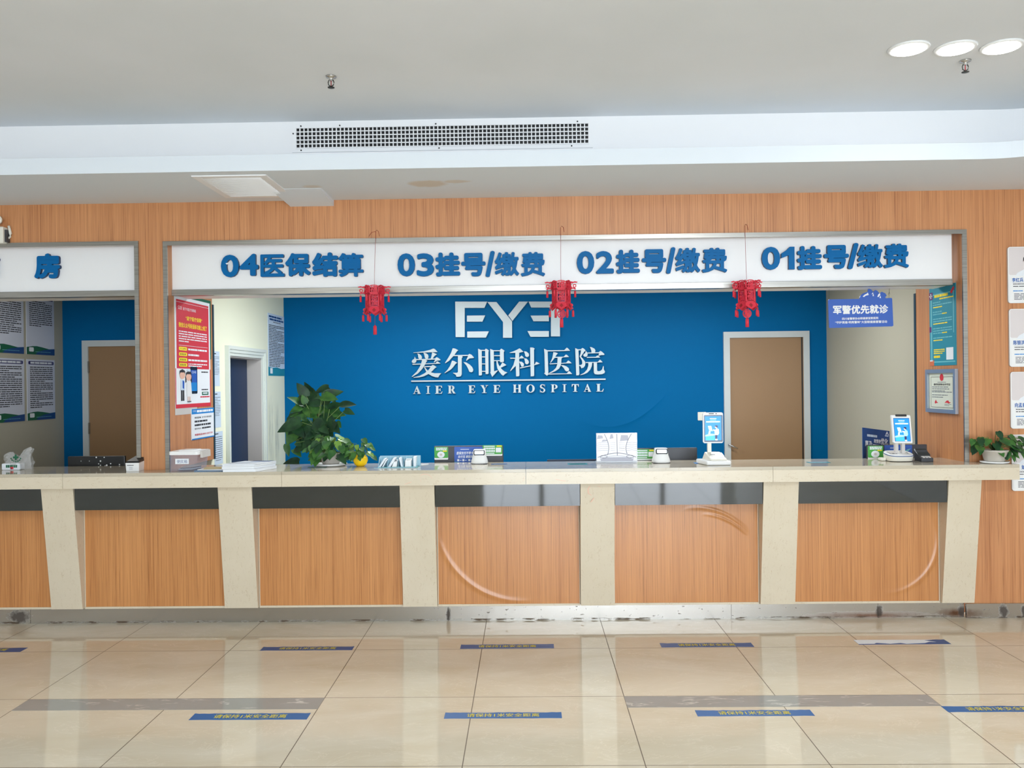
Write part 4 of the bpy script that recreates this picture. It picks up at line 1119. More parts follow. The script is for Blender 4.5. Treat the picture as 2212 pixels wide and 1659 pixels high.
pg.l(b, .12, .86, .38, .45, 1, INK, 2, 21, .9, 1.0); pg.l(b, .12, .86, .50, .57, 1, INK, 2, 22, .9, 1.0); pg.t(b, '服务电话:', .12, .40, .62, .68, INK); pg.l(b, .44, .84, .62, .68, 1, INK, 2, 23, .9, 1.0)
pg.t(b, '举报电话:0825-2257729', .12, .92, .81, .88, REDP, bold=.02)
tag(b.build('notice'), 'small white notice with blue header and red hotline below the red poster', 'notice')
# teal poster and framed licence on the right reveal
F = facing_left(XR)
pg = Pg(F, *side_rect(XR, 2009, 2066, 626, 791, 607, 788, False))
b = MB(); pg.base(b, TEAL, side=None)
pg.q(b, .05, .10, .16, .93, TEALD); pg.q(b, .10, .95, .09, .105, TEALD); pg.q(b, .08, .96, .945, .96, TEALD); pg.q(b, .90, .93, .10, .60, TEALD)
pg.q(b, .0, .14, .06, .155, PURPLE, 2); pg.q(b, .05, .08, .075, .14, PAPER, 3); pg.q(b, .01, .12, .10, .115, PAPER, 3)
pg.p(b, [(.80, .10), (.92, .035), (.96, .06), (.86, .125)], REDP, 3)
pg.l(b, .20, .80, .10, .14, 1, YELLOW, 2, 1, .9, 1.0); pg.l(b, .40, .92, .15, .175, 1, YELLOW, 2, 2, .7, 1.0)
for i, (y, n) in enumerate(((.19, 3), (.31, 2), (.40, 3), (.52, 3), (.64, 2))):
    pg.l(b, .14, .86, y, y + .03 * n, n, TEALD, 2, 31 + i, .5, .5); pg.l(b, .50 if i % 2 else .16, .85, y + .03 * (n - 1), y + .03 * n, 1, YELLOW, 3, 41 + i, .5, .5)
pg.q(b, .64, .90, .78, .93, PAPER, 3)
pg.l(b, .16, .58, .79, .86, 3, YELLOW, 2, 51, .6, .8); pg.l(b, .16, .40, .87, .905, 1, YELLOW, 2, 52, .9, 1.0); pg.q(b, .0, .17, .93, 1.0, ORANGE, 2); pg.q(b, .0, .08, .50, .57, PURPLE, 3); pg.l(b, .01, .12, .925, .945, 1, PAPER, 4, 3, .9, 1.0)
tag(b.build('poster'), 'teal health poster with yellow lines on the right wood reveal', 'poster')
a = side_rect(XR, 2005, 2070, 799, 889, 796, 895, False)
lic = thing('framed_licence', 'silver framed hospital licence below the teal poster on the right reveal', 'picture frame', (XR, -(a[0] + a[1]) / 2, a[2]))
b = MB(); frame_ring(b, F, a[0], a[1], a[2], a[3], 0.028, 0.0, 0.022, SILVER); b.build('frame', lic)
pg = Pg(F, a[0] + .028, a[1] - .028, a[2] + .028, a[3] - .028, 0.006)
b = MB(); pg.base(b, CERT); iu = pg.a
frame_ring(b, F, *(pg.r(.08, .92, .10, .96)), 0.003, 0.006, 0.0066, STEMB)
pg.e(b, .5, .12, .07, .10, REDP, 3); pg.l(b, .34, .66, .245, .265, 1, INKG, 2, 3, .8, 1.0); pg.t(b, '医疗机构执业许可证', .20, .82, .285, .345, INK, bold=.02)
for i, (y, e) in enumerate(((.375, .75), (.43, .78), (.485, .62), (.515, .88), (.60, .72), (.66, .55))): pg.l(b, .12, e, y, y + .03, 1, INKG, 2, 60 + i, .7, 1.0)
pg.p(b, [(.22, .82), (.27, .74), (.30, .80), (.36, .83), (.28, .84), (.24, .86)], REDP, 2); pg.p(b, [(.60, .82), (.68, .76), (.74, .75), (.78, .80), (.84, .80), (.76, .84), (.70, .82)], REDP, 2); pg.l(b, .60, .85, .85, .92, 2, INKG, 2, 8, .4, .7)
b.build('certificate', lic)
# papers on the pale wall by the doorway
F = facing_right(LW)
for lab, args, seed in (('printed sheet on the pale wall beside the red poster, upper of three', (461, 474, 756, 832, 762, 836), 1), ('printed sheet on the pale wall beside the blue notice, middle of three', (463, 476.5, 846, 924, 846, 923), 2), ('printed sheet on the pale wall above the clear box, lowest of three', (463, 481, 930, 1003, 934, 1003), 3)):
    pg = Pg(F, *side_rect(LW, *args), w=0.002)
    b = MB(); pg.base(b, PAPERB); pg.t(b, '附件', .10, .42, .06, .10, INK) if 0 else pg.l(b, .10, .45, .05, .09, 1, INK, 2, seed, .8, 1.0); pg.l(b, .10, .92, .15, .70 if seed < 3 else .92, 12, INKG, 2, seed + 7, .35, .8)
    tag(b.build('paper_sheet'), lab, 'sheet', 'sheets on the pale wall')
pg = Pg(F, *side_rect(LW, 578.5, 614.5, 678, 813, 683, 811), w=0.003)
b = MB(); pg.base(b, PAPERB); pg.l(b, .06, .94, .03, .07, 1, BLUED, 2, 1, .8, 1.0); pg.l(b, .10, .92, .075, .115, 1, BLUED, 2, 2, .8, 1.0); pg.l(b, .30, .75, .125, .14, 1, INK, 2, 3, .7, 1.0)
pg.l(b, .05, .95, .18, .86, 26, INK, 2, 6, .5, .7); pg.p(b, [(0, 1), (1, 1), (1, .875), (.75, .885), (.5, .86), (.25, .87), (0, .855)], TEAL); pg.rq(b, .10, .24, .875, .965, .008, PAPER, 2)
tag(b.build('notice'), 'tall pale blue printed notice on the pale wall left of the blue wall', 'notice')
# regulation posters in the unlit left room
F = facing_right(xs)
uu = [PX(58, 850, xs).y, PX(118, 850, xs).y]
w = uu[1] - uu[0]; gap = PX(58, 850, xs).y - PX(52, 850, xs).y
rows = [(PX(88, 637, xs).z, PX(88, 766.5, xs).z), (PX(88, 777, xs).z, PX(88, 906.5, xs).z)]
for cidx in (0, 1):
    for ri, (zt_, zb_) in enumerate(rows):
        u0 = uu[0] - (1 - cidx) * (w + gap)
        pg = Pg(F, u0, u0 + w, zb_, zt_, 0.004)
        b = MB(); pg.base(b, mat('grey_white_poster', (206, 212, 226), 0.5)); pg.rq(b, .05, .96, .03, .085, .012, PILL); pg.l(b, .12, .90, .04, .075, 1, PAPER, 2, 5, .9, 1.0)
        n = (18, 20, 13, 21)[cidx * 2 + ri]
        pg.l(b, .10, .92, .12, .12 + n * .033, n, INK, 2, 70 + cidx * 2 + ri, .5, .5)
        pg.p(b, [(0, 1), (1, 1), (1, .89), (.8, .90), (.55, .875), (.35, .86), (.2, .865), (0, .885)], GREEND); pg.p(b, [(.3, 1), (1, 1), (1, .89), (.8, .905), (.6, .92), (.4, .95)], BLUED, 2); pg.rq(b, .08, .24, .885, .955, .01, PAPER, 3); pg.l(b, .30, .85, .95, .965, 1, TEALD, 3, 2, .5, 1.0)
        lab = (('upper left', 'lower left'), ('upper right', 'lower right'))[cidx][ri]
        tag(b.build('poster'), 'regulation poster in the unlit left room, %s of the four' % lab, 'poster', 'regulation posters in the left room')
# portrait boards on the wood wall at the right edge
YD = YW
for i, (u0, v0, v1, nm, nu, y_n) in enumerate(((2177, 533.5, 655, '李红兵', (2185.5, 2210), (600, 609.5)), (2180, 667.5, 792.5, '陈银洪', (2188.5, 2213), (735, 745)), (2183, 803.5, 926, '向孟君', (2191.5, 2216), (870, 880)), (2185.5, 939, 1060.5, '姚', (2206, 2216), (1004, 1014)))):
    x0 = PY(u0, (v0 + v1) / 2, YD - .012).x; x1 = x0 + 0.33
    z0, z1 = PY(u0, v1, YD - .012).z, PY(u0, v0, YD - .012).z
    pg = Pg(front(YD), x0, x1, z0, z1, 0.014)
    b = MB(); pg.base(b, WPLAST, 0.018, LINING)
    pg.rq(b, .02, .98, .01, .50, .012, PORTR)
    hx = .50; k = 2
    pg.p(b, [(.14, .53), (.20, .46), (.34, .40), (.50, .385), (.66, .40), (.80, .46), (.86, .53)], WPLAST if 0 else PAPER, 2)
    pg.q(b, .43, .57, .34, .43, SKIN, 3); pg.e(b, hx, .26, .17, .125, SKIN, 4)
    if i < 3: pg.p(b, [(hx - .185, .27), (hx - .18, .20), (hx - .12, .13), (hx, .105), (hx + .12, .13), (hx + .18, .20), (hx + .185, .27), (hx + .15, .22), (hx + .09, .18), (hx - .09, .18), (hx - .15, .22)], HAIR, 5)
    else: pg.p(b, [(hx - .26, .55), (hx - .22, .40), (hx - .20, .22), (hx - .12, .12), (hx, .095), (hx + .12, .12), (hx + .20, .22), (hx + .22, .40), (hx + .26, .55), (hx + .17, .50), (hx + .15, .22), (hx - .15, .22), (hx - .17, .50)], HAIR, 5)
    for ex in (-.065, .065): pg.e(b, hx + ex, .255, .018, .008, HAIR, 6)
    pg.p(b, [(hx - .02, .30), (hx + .02, .30), (hx, .265)], ORANGE, 6); pg.q(b, hx - .05, hx + .05, .325, .335, REDP, 6)
    pg.q(b, .02, .98, .52, .985, WPLAST, 6)
    a_, c_ = PY(nu[0], y_n[1], YD - .014), PY(nu[1], y_n[0], YD - .014)
    b.text(nm, front(YD), a_.x, c_.x, a_.z, c_.z, 0.0172, NAME, 0.025)
    pg.q(b, .09, .90, .635, .638, INKG, 7); pg.l(b, .10, .34, .655, .675, 1, INK, 7, 3 + i, .7, 1.0); pg.l(b, .10, .72, .695, .715, 1, INK, 7, 5 + i, .7, 1.0)
    pg.l(b, .10, .30, .775, .80, 1, BLUEL, 7, 8 + i, .7, 1.0); pg.l(b, .12, .90, .83, .95, 5, INK, 7, 11 + i, .45, .5)
    tag(b.build('portrait_board'), ('white staff portrait board on the wood wall, topmost of four', 'white staff portrait board on the wood wall, second from the top', 'white staff portrait board on the wood wall, third from the top', 'white staff portrait board partly behind the counter end and plant')[i], 'portrait board', 'staff portrait boards')
# hanging blue priority sign
YH = 6.13
hs = thing('hanging_sign', 'blue hanging sign for priority care with white characters and cut-out hands', 'sign', (PY(1858, 708, YH).x, YH, PY(1858, 708, YH).z))
hp = lambda x, y: PY(1780 + x / 13.825, 615 + y / 13.825, YH)
out = [(160, 1295), (2030, 1245), (2062, 1220), (2025, 420), (1995, 395), (1830, 405), (1820, 370), (1862, 330), (1820, 260), (1720, 215), (1670, 240), (1672, 300), (1640, 250), (1580, 180), (1520, 160), (1475, 195), (1470, 240), (1440, 190), (1390, 140), (1330, 125), (1298, 150), (1300, 210), (1150, 265), (1080, 330), (1050, 400), (1065, 425), (140, 440), (115, 465), (145, 1275)]
b = MB(); b.prism([hp(x, y) + Vector((0, -.006, 0)) for x, y in out], (0, .006, 0), BLUEP)
hb_ = b.build('board', hs)
b = MB()
for pl in ([(1145, 355), (1200, 300), (1265, 270), (1300, 235), (1325, 310), (1240, 330), (1180, 372)], [(1408, 285), (1450, 230), (1462, 250), (1440, 290)], [(1435, 340), (1465, 265), (1480, 345)], [(1582, 360), (1610, 290), (1660, 250), (1668, 310), (1610, 375)], [(1645, 400), (1672, 325), (1690, 400)]):
    b.add([hp(x, y) + Vector((0, -.0066, 0)) for x, y in pl], [tuple(range(len(pl)))], WPLAST)
b.build('hand_highlight', hb_)
def htext(s, pts, mt, bold, w=.0068):
    b = MB(); A_, B_ = hp(*pts[0]), hp(*pts[1]); hgt = (hp(pts[0][0], pts[2]) - A_)
    U = (B_ - A_); b.text(s, Fr(A_, U, hgt, (0, -1, 0)), 0, 1, 0, 1, w, mt, 0)
    if bold:
        for k_, (dx, dz) in enumerate(((bold, 0), (-bold, 0), (0, bold), (0, -bold))): b.text(s, Fr(A_ + Vector((dx, 0, dz)), U, hgt, (0, -1, 0)), 0, 1, 0, 1, w + 0.0001 * (k_ + 1), mt, 0)
    b.build('lettering', hb_)
htext('军警优先就诊', ((268, 880), (1895, 850), 632), WPLAST, 0.0025)
htext('四川省警察协会眼健康宣教医院', ((530, 1055), (1610, 1030), 985), WPLAST, 0.0004)
htext('“守护英雄·明亮警眸”大型眼健康惠警活动', ((320, 1170), (1870, 1140), 1095), WPLAST, 0.0004)
wt = hp(1950, 80)
MB().tube([Vector((wt.x, YH, zsl + .004)), hp(1945, 220), hp(1925, 290), hp(1945, 315), hp(1955, 280), hp(1950, 230)], 0.0012, DARKM, 5).tube([hp(1940, 315), hp(1935, 400)], 0.0008, DARKM, 5).build('hook', hs)
wt = hp(150, 160); MB().tube([Vector((wt.x, YH, zsl + .004)), hp(148, 450)], 0.0007, DARKM, 5).build('wire', hs)
# light switch
a = rect_front(YB, 1507, 1525, 890, 908)
sw = thing('light_switch', 'cream light switch plate on the blue wall behind the left payment terminal', 'switch', ((a[0] + a[1]) / 2, YB, a[2]))
pl_ = MB().rrect(front(YB), a[0], a[1], a[2], a[3], .006, 0, .010, CREAMP).build('plate', sw)
MB().rrect(front(YB), a[0] + .02, a[1] - .02, a[2] + .018, a[3] - .015, .004, .01, .014, CREAMP).build('rocker', pl_)

# ---------------------------------------------------------------- things on and behind the counter
TOP = ZT + 0.0004
DESK = 0.7504
def monitor(label, u0, u1, v0, y, tilt=0.0, name='monitor', zb=None, mt=None):
    a, c = PY(u0, v0, y), PY(u1, v0, y)
    zt_ = (a.z + c.z) / 2; h = zt_ - DESK
    t = thing(name, label, 'monitor', ((a.x + c.x) / 2, y, DESK), 'computer monitors behind the counter')
    MB().box((a.x, y, max(DESK + 0.07, zt_ - 0.31)), (c.x, y + 0.028, zt_), mt or DGREY).build('panel', t, bevel=0.004)
    xm = (a.x + c.x) / 2
    MB().box((xm - 0.03, y + 0.029, DESK + 0.012), (xm + 0.03, y + 0.05, zt_ - 0.08), BLACK).build('stand_neck', t)
    MB().rrect(Fr((0, 0, DESK), (1, 0, 0), (0, 1, 0), (0, 0, 1)), xm - 0.11, xm + 0.11, y - 0.05, y + 0.14, 0.03, 0, 0.012, BLACK).build('stand_base', t)
    return t, a.x, c.x, zt_
# far left: bag, dark monitor, white reader
def base_pt(u, v): return PZ(u, v, ZT)
p = base_pt(40, 1014)
yb = p.y
a = rect_front(yb, 8, 76, 968, 1014)
bag = thing('plastic_bag', 'clear plastic bag with green cross and tissue pack on the far left ledge', 'bag', ((a[0] + a[1]) / 2, yb, TOP))
b = MB(); rnd = random.Random(4); nx, nz = 14, 10
def bagp(i, j, s):
    fx, fz = i / nx, j / nz
    x = a[0] + (a[1] - a[0]) * (fx * (0.93 - .12 * fz) + .02 + .06 * fz)
    top_h = (a[3] - a[2]) * (0.72 + 0.28 * max(0, fx - .55) / .45 + .10 * math.sin(fx * 9) * (fz))
    bul = math.sin(math.pi * fx) ** .6 * (math.sin(math.pi * min(1, fz * .9 + .1)) ** .7)
    r = rnd.uniform(-.006, .006) * (1 if 0 < j else 0)
    return Vector((x + r, yb + s * (.012 + .035 * bul) + r * 1.5, TOP + max(0, fz * top_h + r * .4)))
for s in (-1, 1):
    vs = [bagp(i, j, s) for j in range(nz + 1) for i in range(nx + 1)]
    b.add(vs, [(j * (nx + 1) + i, j * (nx + 1) + i + 1, (j + 1) * (nx + 1) + i + 1, (j + 1) * (nx + 1) + i) for j in range(nz) for i in range(nx)], BAGP, False)
b.build('bag_film', bag)
fr = front(yb - 0.05)
q = rect_front(yb - .05, 28, 40, 983, 993)
b = MB(); xm, zm, r = (q[0] + q[1]) / 2, (q[2] + q[3]) / 2, (q[1] - q[0]) / 2
b.quad(fr, xm - r, xm + r, zm - r * .34, zm + r * .34, 0, GREEND).quad(fr, xm - r * .34, xm + r * .34, zm - r, zm + r, .0002, GREEND)
for k in range(7):
    an = R_(195 + 150 * k / 6); b.disc(fr, xm + 1.75 * r * math.cos(an), zm + 1.5 * r * math.sin(an), r * .28, 0, GREEND, 8)
b.build('printed_cross', bag)
q = rect_front(yb - .03, 7, 46, 1001, 1014)
b = MB(); b.rrect(front(yb - .02), q[0], q[1], TOP + .001, q[3], .006, -.03, .026, PAPER)
b.lines(front(yb - .0465), q[0] + .03, q[1] - .02, q[2] + .012, q[3] - .008, 1, GREEND, .0006, 3, .9, 1.0); b.quad(front(yb - .0465), q[0] + .062, q[0] + .085, q[2] + .003, q[2] + .02, .0009, REDP); b.quad(front(yb - .0465), q[0] + .066, q[0] + .072, q[2] + .002, q[2] + .014, .0012, INK)
tp = b.build('tissue_pack'); tag(tp, 'white tissue pack with green print inside the clear plastic bag', 'tissues')
bm_, bx0, bx1, bz = monitor('black monitor back with white splash spots in the left window', 146, 269, 985.5, 6.24, mt=BLACK)
b = MB()
for (u, v, r) in ((208, 988, 1.6), (225, 988, 1.2), (217, 996, 1.7), (213, 1002, 1.2), (217, 1005, 1.3), (227, 1006.5, 1.1), (230.5, 1005, 1.8), (239, 1001.5, 1.4), (258, 1003.5, 1.5), (175, 996, .8), (193, 996, .8)):
    c = PY(u, v, 6.2395); b.disc(front(6.2395), c.x, c.z, r * 6.24 / FPX, 0, WPLAST, 10)
b.build('white_spot', bm_)
p = base_pt(287, 1018)
a = rect_front(p.y, 271.5, 301, 994, 1018)
rd = thing('card_reader', 'small white box with dark slanted lid beside the wood column', 'card reader', ((a[0] + a[1]) / 2, p.y, TOP))
w_ = (a[1] - a[0]) / 2; x0 = (a[0] + a[1]) / 2
b = MB(); h_ = (999 and PY(287, 1000, p.y).z - TOP)
b.hexa([(x0 - w_ * .93, p.y, TOP), (x0 + w_ * .93, p.y, TOP), (x0 + w_ * .93, p.y + .11, TOP), (x0 - w_ * .93, p.y + .11, TOP), (x0 - w_, p.y - .004, TOP + h_), (x0 + w_, p.y - .004, TOP + h_), (x0 + w_, p.y + .115, TOP + h_ + .012), (x0 - w_, p.y + .115, TOP + h_ + .012)], WPLAST)
b.lines(front(p.y - .003), x0 - w_ * .75, x0 + w_ * .2, TOP + h_ * .66, TOP + h_ * .76, 1, INK, .0022, 3, .8, 1.0).lines(front(p.y - .002), x0 - w_ * .45, x0 + w_ * .05, TOP + h_ * .12, TOP + h_ * .5, 3, INKG, .0018, 5, .3, 1.0)
b.build('body', rd)
b = MB(); b.hexa([(x0 - w_ * .98, p.y, TOP + h_ + .0005), (x0 + w_ * .98, p.y, TOP + h_ + .0005), (x0 + w_ * .98, p.y + .113, TOP + h_ + .0125), (x0 - w_ * .98, p.y + .113, TOP + h_ + .0125), (x0 - w_ * .92, p.y + .008, TOP + h_ + .012), (x0 + w_ * .9, p.y + .008, TOP + h_ + .012), (x0 + w_ * .9, p.y + .108, TOP + h_ + .045), (x0 - w_ * .4, p.y + .108, TOP + h_ + .045)], BLACK)
b.build('lid', rd)
# clear storage box
p = base_pt(400, 1018.5)
y0 = p.y
bx = thing('storage_box', 'clear plastic storage box with white lid and paper label on the ledge', 'box', (PY(400, 1018, y0).x, y0, TOP))
zl0 = PY(400, 982, y0).z; zl1 = PY(395, 975.5, y0 - .01).z
xa0, xa1 = PY(367, 1010, y0).x, PY(423, 1010, y0).x
xb0, xb1 = PY(363.5, 984, y0 - .012).x, PY(431, 984, y0 - .012).x
yb0 = y0 + 0.20
def tray(b, mt, lo, hi, th=.003):
    (x0_, x1_, y0_, y1_, z0_), (X0, X1, Y0, Y1, Z1) = lo, hi
    P = [(x0_, y0_, z0_), (x1_, y0_, z0_), (x1_, y1_, z0_), (x0_, y1_, z0_), (X0, Y0, Z1), (X1, Y0, Z1), (X1, Y1, Z1), (X0, Y1, Z1)]
    b.add(P, [(0, 3, 2, 1), (0, 1, 5, 4), (1, 2, 6, 5), (2, 3, 7, 6), (3, 0, 4, 7)], mt)
b = MB(); tray(b, CLEAR, (xa0, xa1, y0 + .006, yb0 - .012, TOP), (xb0 + .008, xb1 - .02, y0 - .002, yb0, zl0)); b.build('tub', bx)
b = MB(); b.rrect(Fr((0, 0, zl0), (1, 0, 0), (0, 1, 0), (0, 0, 1)), xb0, xb1 - .012, y0 - .012, yb0 + .012, .02, -.002, zl1 - zl0, WPLAST); b.build('lid', bx)
b = MB(); b.rrect(Fr((0, 0, zl1), (1, 0, 0), (0, 1, 0), (0, 0, 1)), xb0 + .05, xb1 - .055, y0 + .03, yb0 - .03, .015, 0, .006, WPLAST)
b.hexa([(xb1 - .0115, y0 + .03, zl0 - .025), (xb1 + .004, y0 + .03, zl0 - .025), (xb1 + .004, yb0 - .02, zl0 - .025), (xb1 - .0115, yb0 - .02, zl0 - .025), (xb1 - .0115, y0 + .03, zl1), (xb1 + .002, y0 + .03, zl1), (xb1 + .002, yb0 - .02, zl1), (xb1 - .0115, yb0 - .02, zl1)], DGREY if 0 else LINING)
b.build('clip_handle', bx)
q = rect_front(y0 - .004, 378.5, 407.5, 991, 1002.5)
b = MB(); b.fbox(front(y0 - .002), q[0], q[1], q[2], q[3], -.001, .0015, PAPER); b.text('便民箱', front(y0 - .0036), q[0] + .010, q[1] - .010, q[2] + .006, q[3] - .007, 0, BLUED, 0.0); b.build('paper_label', bx)
b = MB(); rnd = random.Random(8)
for k in range(4):
    z = TOP + .004 + k * .007; b.hexa([(xa0 + .04 + k * .01, y0 + .02, z), (xa1 - .02 - k * .008, y0 + .02, z + .002), (xa1 - .02, yb0 - .05, z), (xa0 + .04, yb0 - .05, z), (xa0 + .045 + k * .01, y0 + .02, z + .005), (xa1 - .02 - k * .008, y0 + .02, z + .006), (xa1 - .02, yb0 - .05, z + .006), (xa0 + .05, yb0 - .05, z + .005)], (DGREY, PAPERB, DGREY, LINING)[k])
tag(b.build('booklets'), 'dark leaflets lying inside the clear storage box', 'leaflet')
# loose leaflets with a kraft envelope
def sheet(name, label, cat, cx, cy, w, d, z0, th, mt, rz, group=None, printed=None):
    b = MB(); cs, sn = math.cos(rz), math.sin(rz)
    fr = Fr((cx, cy, z0), (cs, sn, 0), (-sn, cs, 0), (0, 0, 1))
    b.fbox(fr, -w / 2, w / 2, -d / 2, d / 2, 0, th, mt)
    if printed: b.lines(fr, -w * .42, w * .42, -d * .42, d * .42, 8, printed, th + .0006, int(cx * 100), .5, .7)
    return tag(b.build(name), label, cat, group)
p = base_pt(448, 1019)
sheet('leaflet', 'blue edged leaflet at the bottom of the loose pile by the clear box', 'leaflet', p.x, p.y + .085, .20, .14, TOP, .006, mat('blue_leaflet', (96, 128, 160), .6), .06, 'loose leaflets')
sheet('leaflet', 'grey white leaflet in the middle of the loose pile by the clear box', 'leaflet', p.x + .025, p.y + .09, .20, .14, TOP + .0065, .006, mat('grey_leaflet', (206, 208, 210), .6), -.10, 'loose leaflets')
sheet('envelope', 'brown kraft envelope lying on top of the loose leaflets', 'envelope', p.x + .005, p.y + .095, .115, .12, TOP + .013, .006, KRAFT, .25)
b = MB(); rnd = random.Random(5)
for k in range(6):
    x0 = p.x + .105 + rnd.uniform(-.012, .012); y0_ = p.y + .03 + k * .012; z0 = TOP + rnd.uniform(.0, .006)
    pts = []
    for j in range(7):
        an = R_(180 * j / 6); pts.append((x0 + .028 * math.cos(an), y0_, z0 + .016 * math.sin(an) + .0005))
    for j in range(6): b.add([pts[j], pts[j + 1], tuple(Vector(pts[j + 1]) + Vector((.01, .012, 0))), tuple(Vector(pts[j]) + Vector((.01, .012, 0)))], [(0, 1, 2, 3)], WPLAST)
tag(b.build('crumpled_film'), 'crumpled clear wrapping between the leaflets and the booklet stack', 'wrapping')
# stack of white booklets
p = base_pt(515, 1020.5)
st = [(.021, 'bottom one'), (.016, 'second from the bottom'), (.011, 'second from the top'), (.008, 'topmost one')]
z = TOP; rnd = random.Random(2)
BOOK = mat('booklet_cover', (226, 230, 236), .45)
for i, (th, nm) in enumerate(st):
    cx, cy = p.x + .035 + rnd.uniform(-.004, .004), p.y + .125 + rnd.uniform(-.003, .003); w, d = .225, .235; rz = -.20 + rnd.uniform(-.02, .02)
    cs, sn = math.cos(rz), math.sin(rz); fr = Fr((cx, cy, z), (1, 0.0, 0), (.36, .93, 0), (0, 0, 1))
    t = thing('booklet', 'white booklet in the stack right of the kraft envelope, %s' % nm, 'booklet', (cx, cy, z), 'stack of white booklets')
    b = MB(); b.fbox(fr, -w / 2 + .002, w / 2 - .002, -d / 2 + .002, d / 2 - .002, .0006, th - .001, PAPER); b.build('pages', t)
    b = MB(); b.fbox(fr, -w / 2, w / 2, -d / 2, d / 2, th - .001, th - .0003, BOOK)
    if i == 3:
        b.poly(fr, [(-w * .48, -d * .1), (w * .3, -d * .02), (w * .48, d * .12), (w * .1, d * .2), (-w * .4, d * .08)], th + .0002, PAPERB); b.poly(fr, [(-w * .2, d * .3), (w * .45, d * .2), (w * .48, d * .46), (-w * .2, d * .47)], th + .0003, BLUED); b.lines(fr, -w * .4, w * .4, -d * .45, -d * .2, 3, PAPERB, th + .0003, 4, .5, .8)
    b.build('cover', t); z += th + .0002
# ---------------------------------------------------------------- plants
def pot_plant(name, label, c, pots, leaf_fn, group=None):
    t = thing(name, label, 'plant', c, group)
    for nm, prof, mt in pots:
        b = MB(); b.lathe(prof, c, mt, 32); b.build(nm, t)
    leaf_fn(t)
    return t
def bushy(t, c, z0, n, spread, hmin, hmax, ls, seed, mts, keep=None, front_bias=.3):
    rnd = random.Random(seed); b = MB(); sb = MB(); base = Vector((c[0], c[1], z0))
    for i in range(n):
        an = rnd.uniform(0, 2 * math.pi)
        rr = math.sqrt(rnd.uniform(.02, 1)); hz = rnd.uniform(hmin, hmax) * (1.05 - .55 * rr ** 2)
        ex = math.cos(an) * spread[0] * rr; ey = math.sin(an) * spread[1] * rr - abs(spread[1]) * front_bias * .3
        B = base + Vector((ex, ey, hz))
        if keep and not keep(B): continue
        out = Vector((math.cos(an), math.sin(an) - front_bias, 0)).normalized()
        L = ls * rnd.uniform(.7, 1.15)
        T = B + (out * rnd.uniform(.45, .8) + Vector((rnd.uniform(-.3, .3), 0, -rnd.uniform(.25, 1.0)))).normalized() * L
        if T.z < ZT + .004 and c[2] > 1.0: T.z = ZT + .005
        if B.z < ZT + .012 and c[2] > 1.0: B.z = ZT + .014
        N = (out * .5 + Vector((0, -.55, .75))).normalized()
        b.leaf(B, T, N, L * rnd.uniform(.66, .84), rnd.choice(mts))
        m_ = base + Vector((ex * .45, ey * .45, hz * .75 + .02)); sb.tube([base + Vector((ex * .12, ey * .12, -.01)), m_, B], .0016, STEM, 5)
    sb.build('stems', t); b.build('foliage', t)
